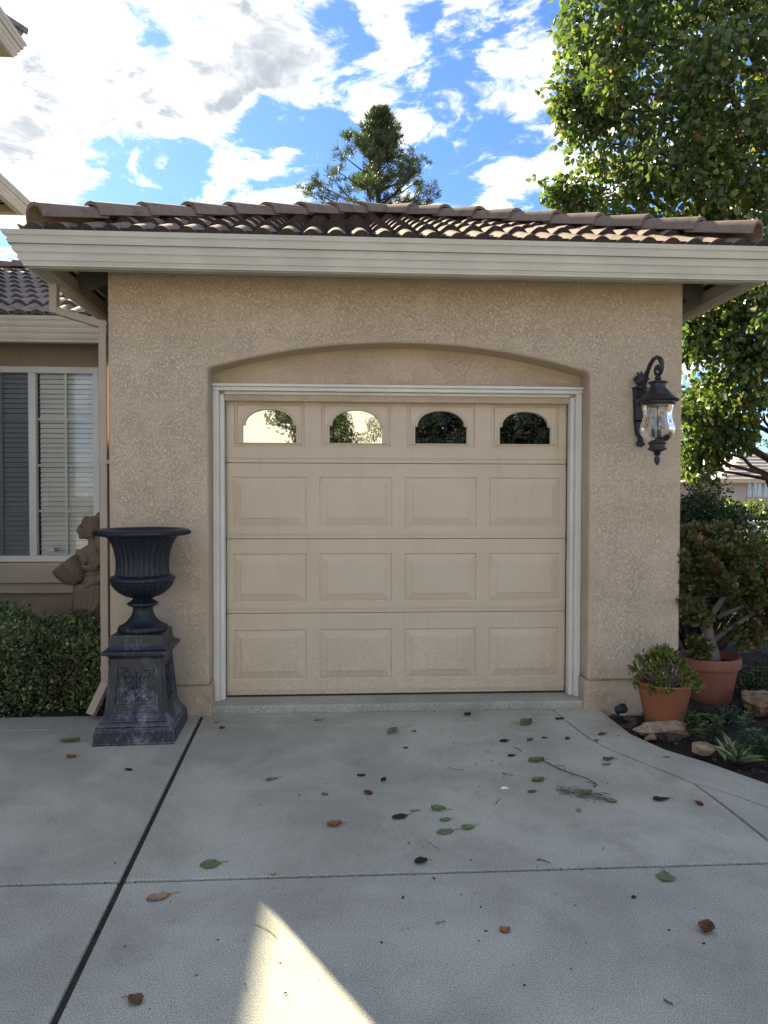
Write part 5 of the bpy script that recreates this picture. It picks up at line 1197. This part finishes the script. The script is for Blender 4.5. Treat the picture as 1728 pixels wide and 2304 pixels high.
for lab, xy, L, W, cl, cu, rt_ in (
  ('tiny dark red leaf on the thin joint right of the pedestal', c5(235,330), .04,.025,'red',.5,0.), ('small tan leaf just above the thin joint right of the pedestal', c5(210,297), .04,.018,'tan',.3,.2),
  ('curled dark brown leaf before the door just right of centre', c5(1545,262), .055,.035,'dark',.9,.3), ('grey dried leaf flake near the garage lip', c5(750,287), .06,.03,'grey',.2,.2),
  ('crumpled grey tuft of dried leaf below the door', c5(1145,355), .075,.06,'grey',.9,.6), ('small dark leaf to the right of the grey tuft', c5(1260,348), .03,.02,'dark',.5,.1),
  ('tiny black leaf below the grey tuft', c5(1215,436), .03,.018,'dark',.4,.0), ('green forked leaf sprig left of the driveway centre', c5(500,603), .06,.026,'olive',.4,.3),
  ('small green leaf standing alone near the driveway centre', c5(785,682), .042,.024,'green',.3,2.4), ('small dark red leaf near the driveway centre', c5(980,584), .045,.022,'purple',.5,.0),
  ('black shrivelled leaf ball right of the dark red leaf', c5(1097,613), .032,.028,'dark',1.,.4), ('red-brown leaf with a long stem in the middle', c5(1015,678), .05,.035,'red',.5,2.6),
  ('orange-brown broken leaf left of the purple one', c5(835,848), .07,.045,'orange',.6,.2), ('large dark purple leaf near the middle of the slab', c5(1185,805), .078,.045,'purple',.3,.35),
  ('curled dark green leaf above the cluster of green leaves', c5(1390,765), .075,.04,'green',.7,-.3), ('small green leaf at the top of the green cluster', c5(1427,820), .052,.03,'green',.3,.1),
  ('round green leaf at the bottom of the green cluster', c5(1425,885), .072,.046,'green',.25,.1), ('green leaf at the right of the green cluster', c5(1547,860), .068,.044,'green',.2,.3),
  ('narrow tan leaf right of the purple leaf', c5(1265,770), .045,.018,'tan',.3,.1), ('dark folded leaf with a stem just above the cross joint', c5(1297,1048), .055,.042,'dark',.6,.2),
  ('large flat green leaf at the left above the cross joint', c5(175,1058), .085,.060,'green',.2,.1), ('pale upright leaf scrap in the cross joint', c5(512,1103), .036,.02,'pale',.4,1.5),
  ('grey-green heap of withered leaves at the right of the door', c6(420,300), .10,.075,'olive',.9,.4), ('dark triangular leaf below the withered heap', c6(305,385), .055,.04,'dark',.4,.1),
  ('brown leaf right of the dark triangular one', c6(440,378), .045,.03,'brown',.4,.5), ('red-brown flat leaf between the heap and the curved joint', c6(515,367), .042,.02,'red',.3,0.),
  ('dark red leaf nearest the curved joint on the big slab', c6(632,373), .038,.028,'red',.6,.2), ('dark brown leaf at the top of the curved joint', c6(590,272), .06,.03,'dark',.6,.2),
  ('rust-red leaf on the curved strip beside the joint', c6(810,350), .062,.028,'brown',.6,.3), ('orange scrap of leaf lying in the curved joint', c6(780,380), .035,.024,'orange',.4,1.),
  ('dark leaf left of the long twig', c6(345,460), .045,.024,'dark',.5,.1), ('olive withered leaf at the head of the long twig', c6(470,487), .09,.055,'olive',.6,.1),
  ('brown dry leaf below the curved joint', c6(840,480), .065,.03,'brown',.7,.0), ('grey-brown curled leaf under the brown dry one', c6(830,505), .05,.018,'grey',.6,.0),
  ('olive-brown leaf in the middle of the right half', c6(480,587), .068,.042,'olive',.6,.2), ('small brown leaf above the dry grass wisp', c6(450,645), .05,.022,'brown',.4,.2),
  ('bright green leaf standing upright in the dry grass wisp', c6(704,665), .07,.042,'green',.9,1.1), ('green leaf behind the upright one in the grass wisp', c6(738,655), .055,.036,'green',.8,.6),
  ('green leaf at the right end of the dry grass wisp', c6(850,690), .065,.040,'green',.3,2.5), ('tiny yellow leaf below the dry grass wisp', c6(690,742), .035,.022,'tan',.6,1.2),
  ('large dark brown leaf at the right of the slab', c6(1110,685), .085,.042,'dark',.4,.0), ('dark red leaf furthest right on the slab', c6(1307,708), .055,.03,'red',.5,1.8),
  ('light green leaf with a stem below the cross joint at right', c6(1135,1083), .075,.062,'green',.2,1.2), ('small tan oval spot of leaf on the curved strip', c6(1140,465), .04,.015,'olive',.2,.0),
  ('orange-brown curled leaf in front of the pedestal', c7(380,250), .055,.035,'orange',.8,.2), ('dark green curled leaf right of the pedestal foot', c7(685,318), .048,.024,'dark',.6,-.3),
  ('tan leaf with a hooked stem below the left cross joint', c7(845,1000), .082,.042,'tan',.4,.3), ('brown leaf with a stem near the bottom left', c7(722,1552), .055,.045,'brown',.5,2.6),
  ('green withered weed left of the pedestal', c7(375,165), .11,.045,'olive',.8,.1), ('small orange round leaf on the front slab', c8(705,314), .042,.034,'orange',.3,.4),
  ('brown lobed leaf at the right of the front slab', c8(1437,315), .066,.058,'brown',.8,.9), ('tiny dark leaf on the front slab below the joint', c8(1172,195), .025,.014,'dark',.4,.4)):
    leaf_obj(lab, *xy, L, W, cl, cu, rt_, stem=L > .05)
leaf_obj('rusty curled leaf against the right foot of the garage door', *c6(555,112), .075,.035,'orange',.8,-.4, z=.053)
leaf_obj('small brown leaf on the garage lip by the door', *c6(487,104), .04,.02,'brown',.6,.4, z=.053)
def twig(label, pts, r_=.002, mat='twig', name='twig', side=0):
    P_ = [Vector(atG(*p, .0))+Vector((0, 0, r_+.001+.002*(i % 2))) for i, p in enumerate(pts)]; m = MB().tube(P_, [r_*(1-.5*i/len(P_)) for i in range(len(P_))], 5)
    for k_ in range(side):
        i = rng.integers(1, len(P_)); a = P_[i]; q = a+Vector((rng.normal(0, .03), rng.normal(0, .03), .008)); m.tube([a, (a+q)/2+Vector((0, 0, .004)), q], r_*.6, 4)
    o = m.build(name, mat); tag(o, label, 'twig', 'twigs on the driveway')
twig('long bare twig with bits of leaf in the right half', [c6(*p) for p in ((500,482),(560,515),(620,540),(680,560),(740,580),(780,610),(765,622))], .003, side=9)
twig('pale bent twig below the green leaf cluster', [c5(*p) for p in ((1312,915),(1350,945),(1385,968),(1396,985))], .0025, 'straw')
twig('pale twig at the tip of the sunlit patch', [c7(*p) for p in ((1350,1135),(1410,1160),(1450,1185),(1475,1212))], .0022, 'straw')
twig('dark short twig above the right part of the cross joint', [c6(*p) for p in ((472,995),(505,998),(542,1012))], .003)
twig('dark twig in the right half beside the white scrap', [c6(*p) for p in ((262,700),(275,692),(285,678))], .0022)
twig('tan flat twig near the middle under the door', [c5(*p) for p in ((1440,540),(1480,546),(1525,552))], .004, 'straw')
twig('dark small twig on the front slab left of the orange leaf', [c8(*p) for p in ((452,290),(470,287),(487,280))], .002)
twig('dark splinter near the bottom right corner', [c8(*p) for p in ((1283,570),(1300,582),(1315,588))], .004)
twig('dark thin twig left of the olive-brown leaf', [c6(*p) for p in ((295,547),(325,556),(352,562))], .0022)
twig('short dark twig above the long twig', [c6(*p) for p in ((360,418),(380,427),(396,436))], .0024)
twig('long straw stalk lying in front of the hedge', [c7(*p) for p in ((180,30),(260,55),(350,88))], .0025, 'straw')
twig('thin straw against the left of the pedestal', [c7(*p) for p in ((475,15),(505,40),(530,65))], .0035, 'straw')
gw = MB()
for k_ in range(70):
    t0 = rng.random(); a = np.array(atG(*c6(565+235*t0, 630+45*t0+rng.normal(0, 10)))); d = np.array([rng.normal(.035, .02), rng.normal(-.008, .015), 0]); gw.tube([a+[0,0,.003], a+d/2+[0,0,rng.uniform(.004,.018)], a+d+[0,0,.003]], .0011, 4, False)
tag(gw.build('grass_wisp', 'twig'), 'dark wisp of dry grass right of the driveway centre', 'dry grass')
ps = MB(); q = atG(*c6(310,628)); ps.add([(q[0]-.018,q[1]-.008,.003),(q[0]+.016,q[1]-.012,.006),(q[0]+.019,q[1]+.009,.004),(q[0]-.006,q[1]+.014,.009),(q[0]-.02,q[1]+.006,.004)], [(0,1,2,3,4)]); tag(ps.build('paper_scrap', 'paper_white'), 'torn white paper scrap on the concrete', 'paper')
# crumbs and specks of litter, thickest by the curved joint and in the joints
P_, D_ = [], []
for k_ in range(560):
    u = rng.random()
    if u < .55: px, py = rng.normal(1170, 120), rng.normal(1660, 50)
    elif u < .8: px, py = rng.uniform(250, 1650), rng.uniform(1600, 2280)
    else: px, py = rng.uniform(430, 1320), rng.normal(1597, 4)
    p = atG(px, py); 
    if inside_drive(p[0]+.02, p[1]) and p[1] < .04: P_.append([p[0], p[1], .0025])
for k_ in range(200):
    y = -2.9+rng.random()*2.95; P_.append([XJ(y)+rng.normal(0, .004), y, -.009])
for k_ in range(160): x = rng.uniform(-1.8, 1.5); P_.append([x, YC+rng.normal(0, .002), -.008])
P_ = np.array(P_); n = len(P_); D_ = rnd_dirs(n)*np.array([1, 1, .3]); lit = rng.random(n)**2
lv = leaves(P_, D_, rnd_dirs(n)*.4+np.array([0, 0, 1.]), .004+.012*lit, .003+.005*lit, palette(n, [((.03,.025,.02),5),((.09,.06,.04),3),((.22,.17,.10),1),((.08,.10,.04),.6)]), .1, .1)
tag(link('litter', leafmesh('litter', *lv, 'leaf_dry')), 'crumbs of leaf and dirt scattered over the concrete', 'litter', kind='stuff')
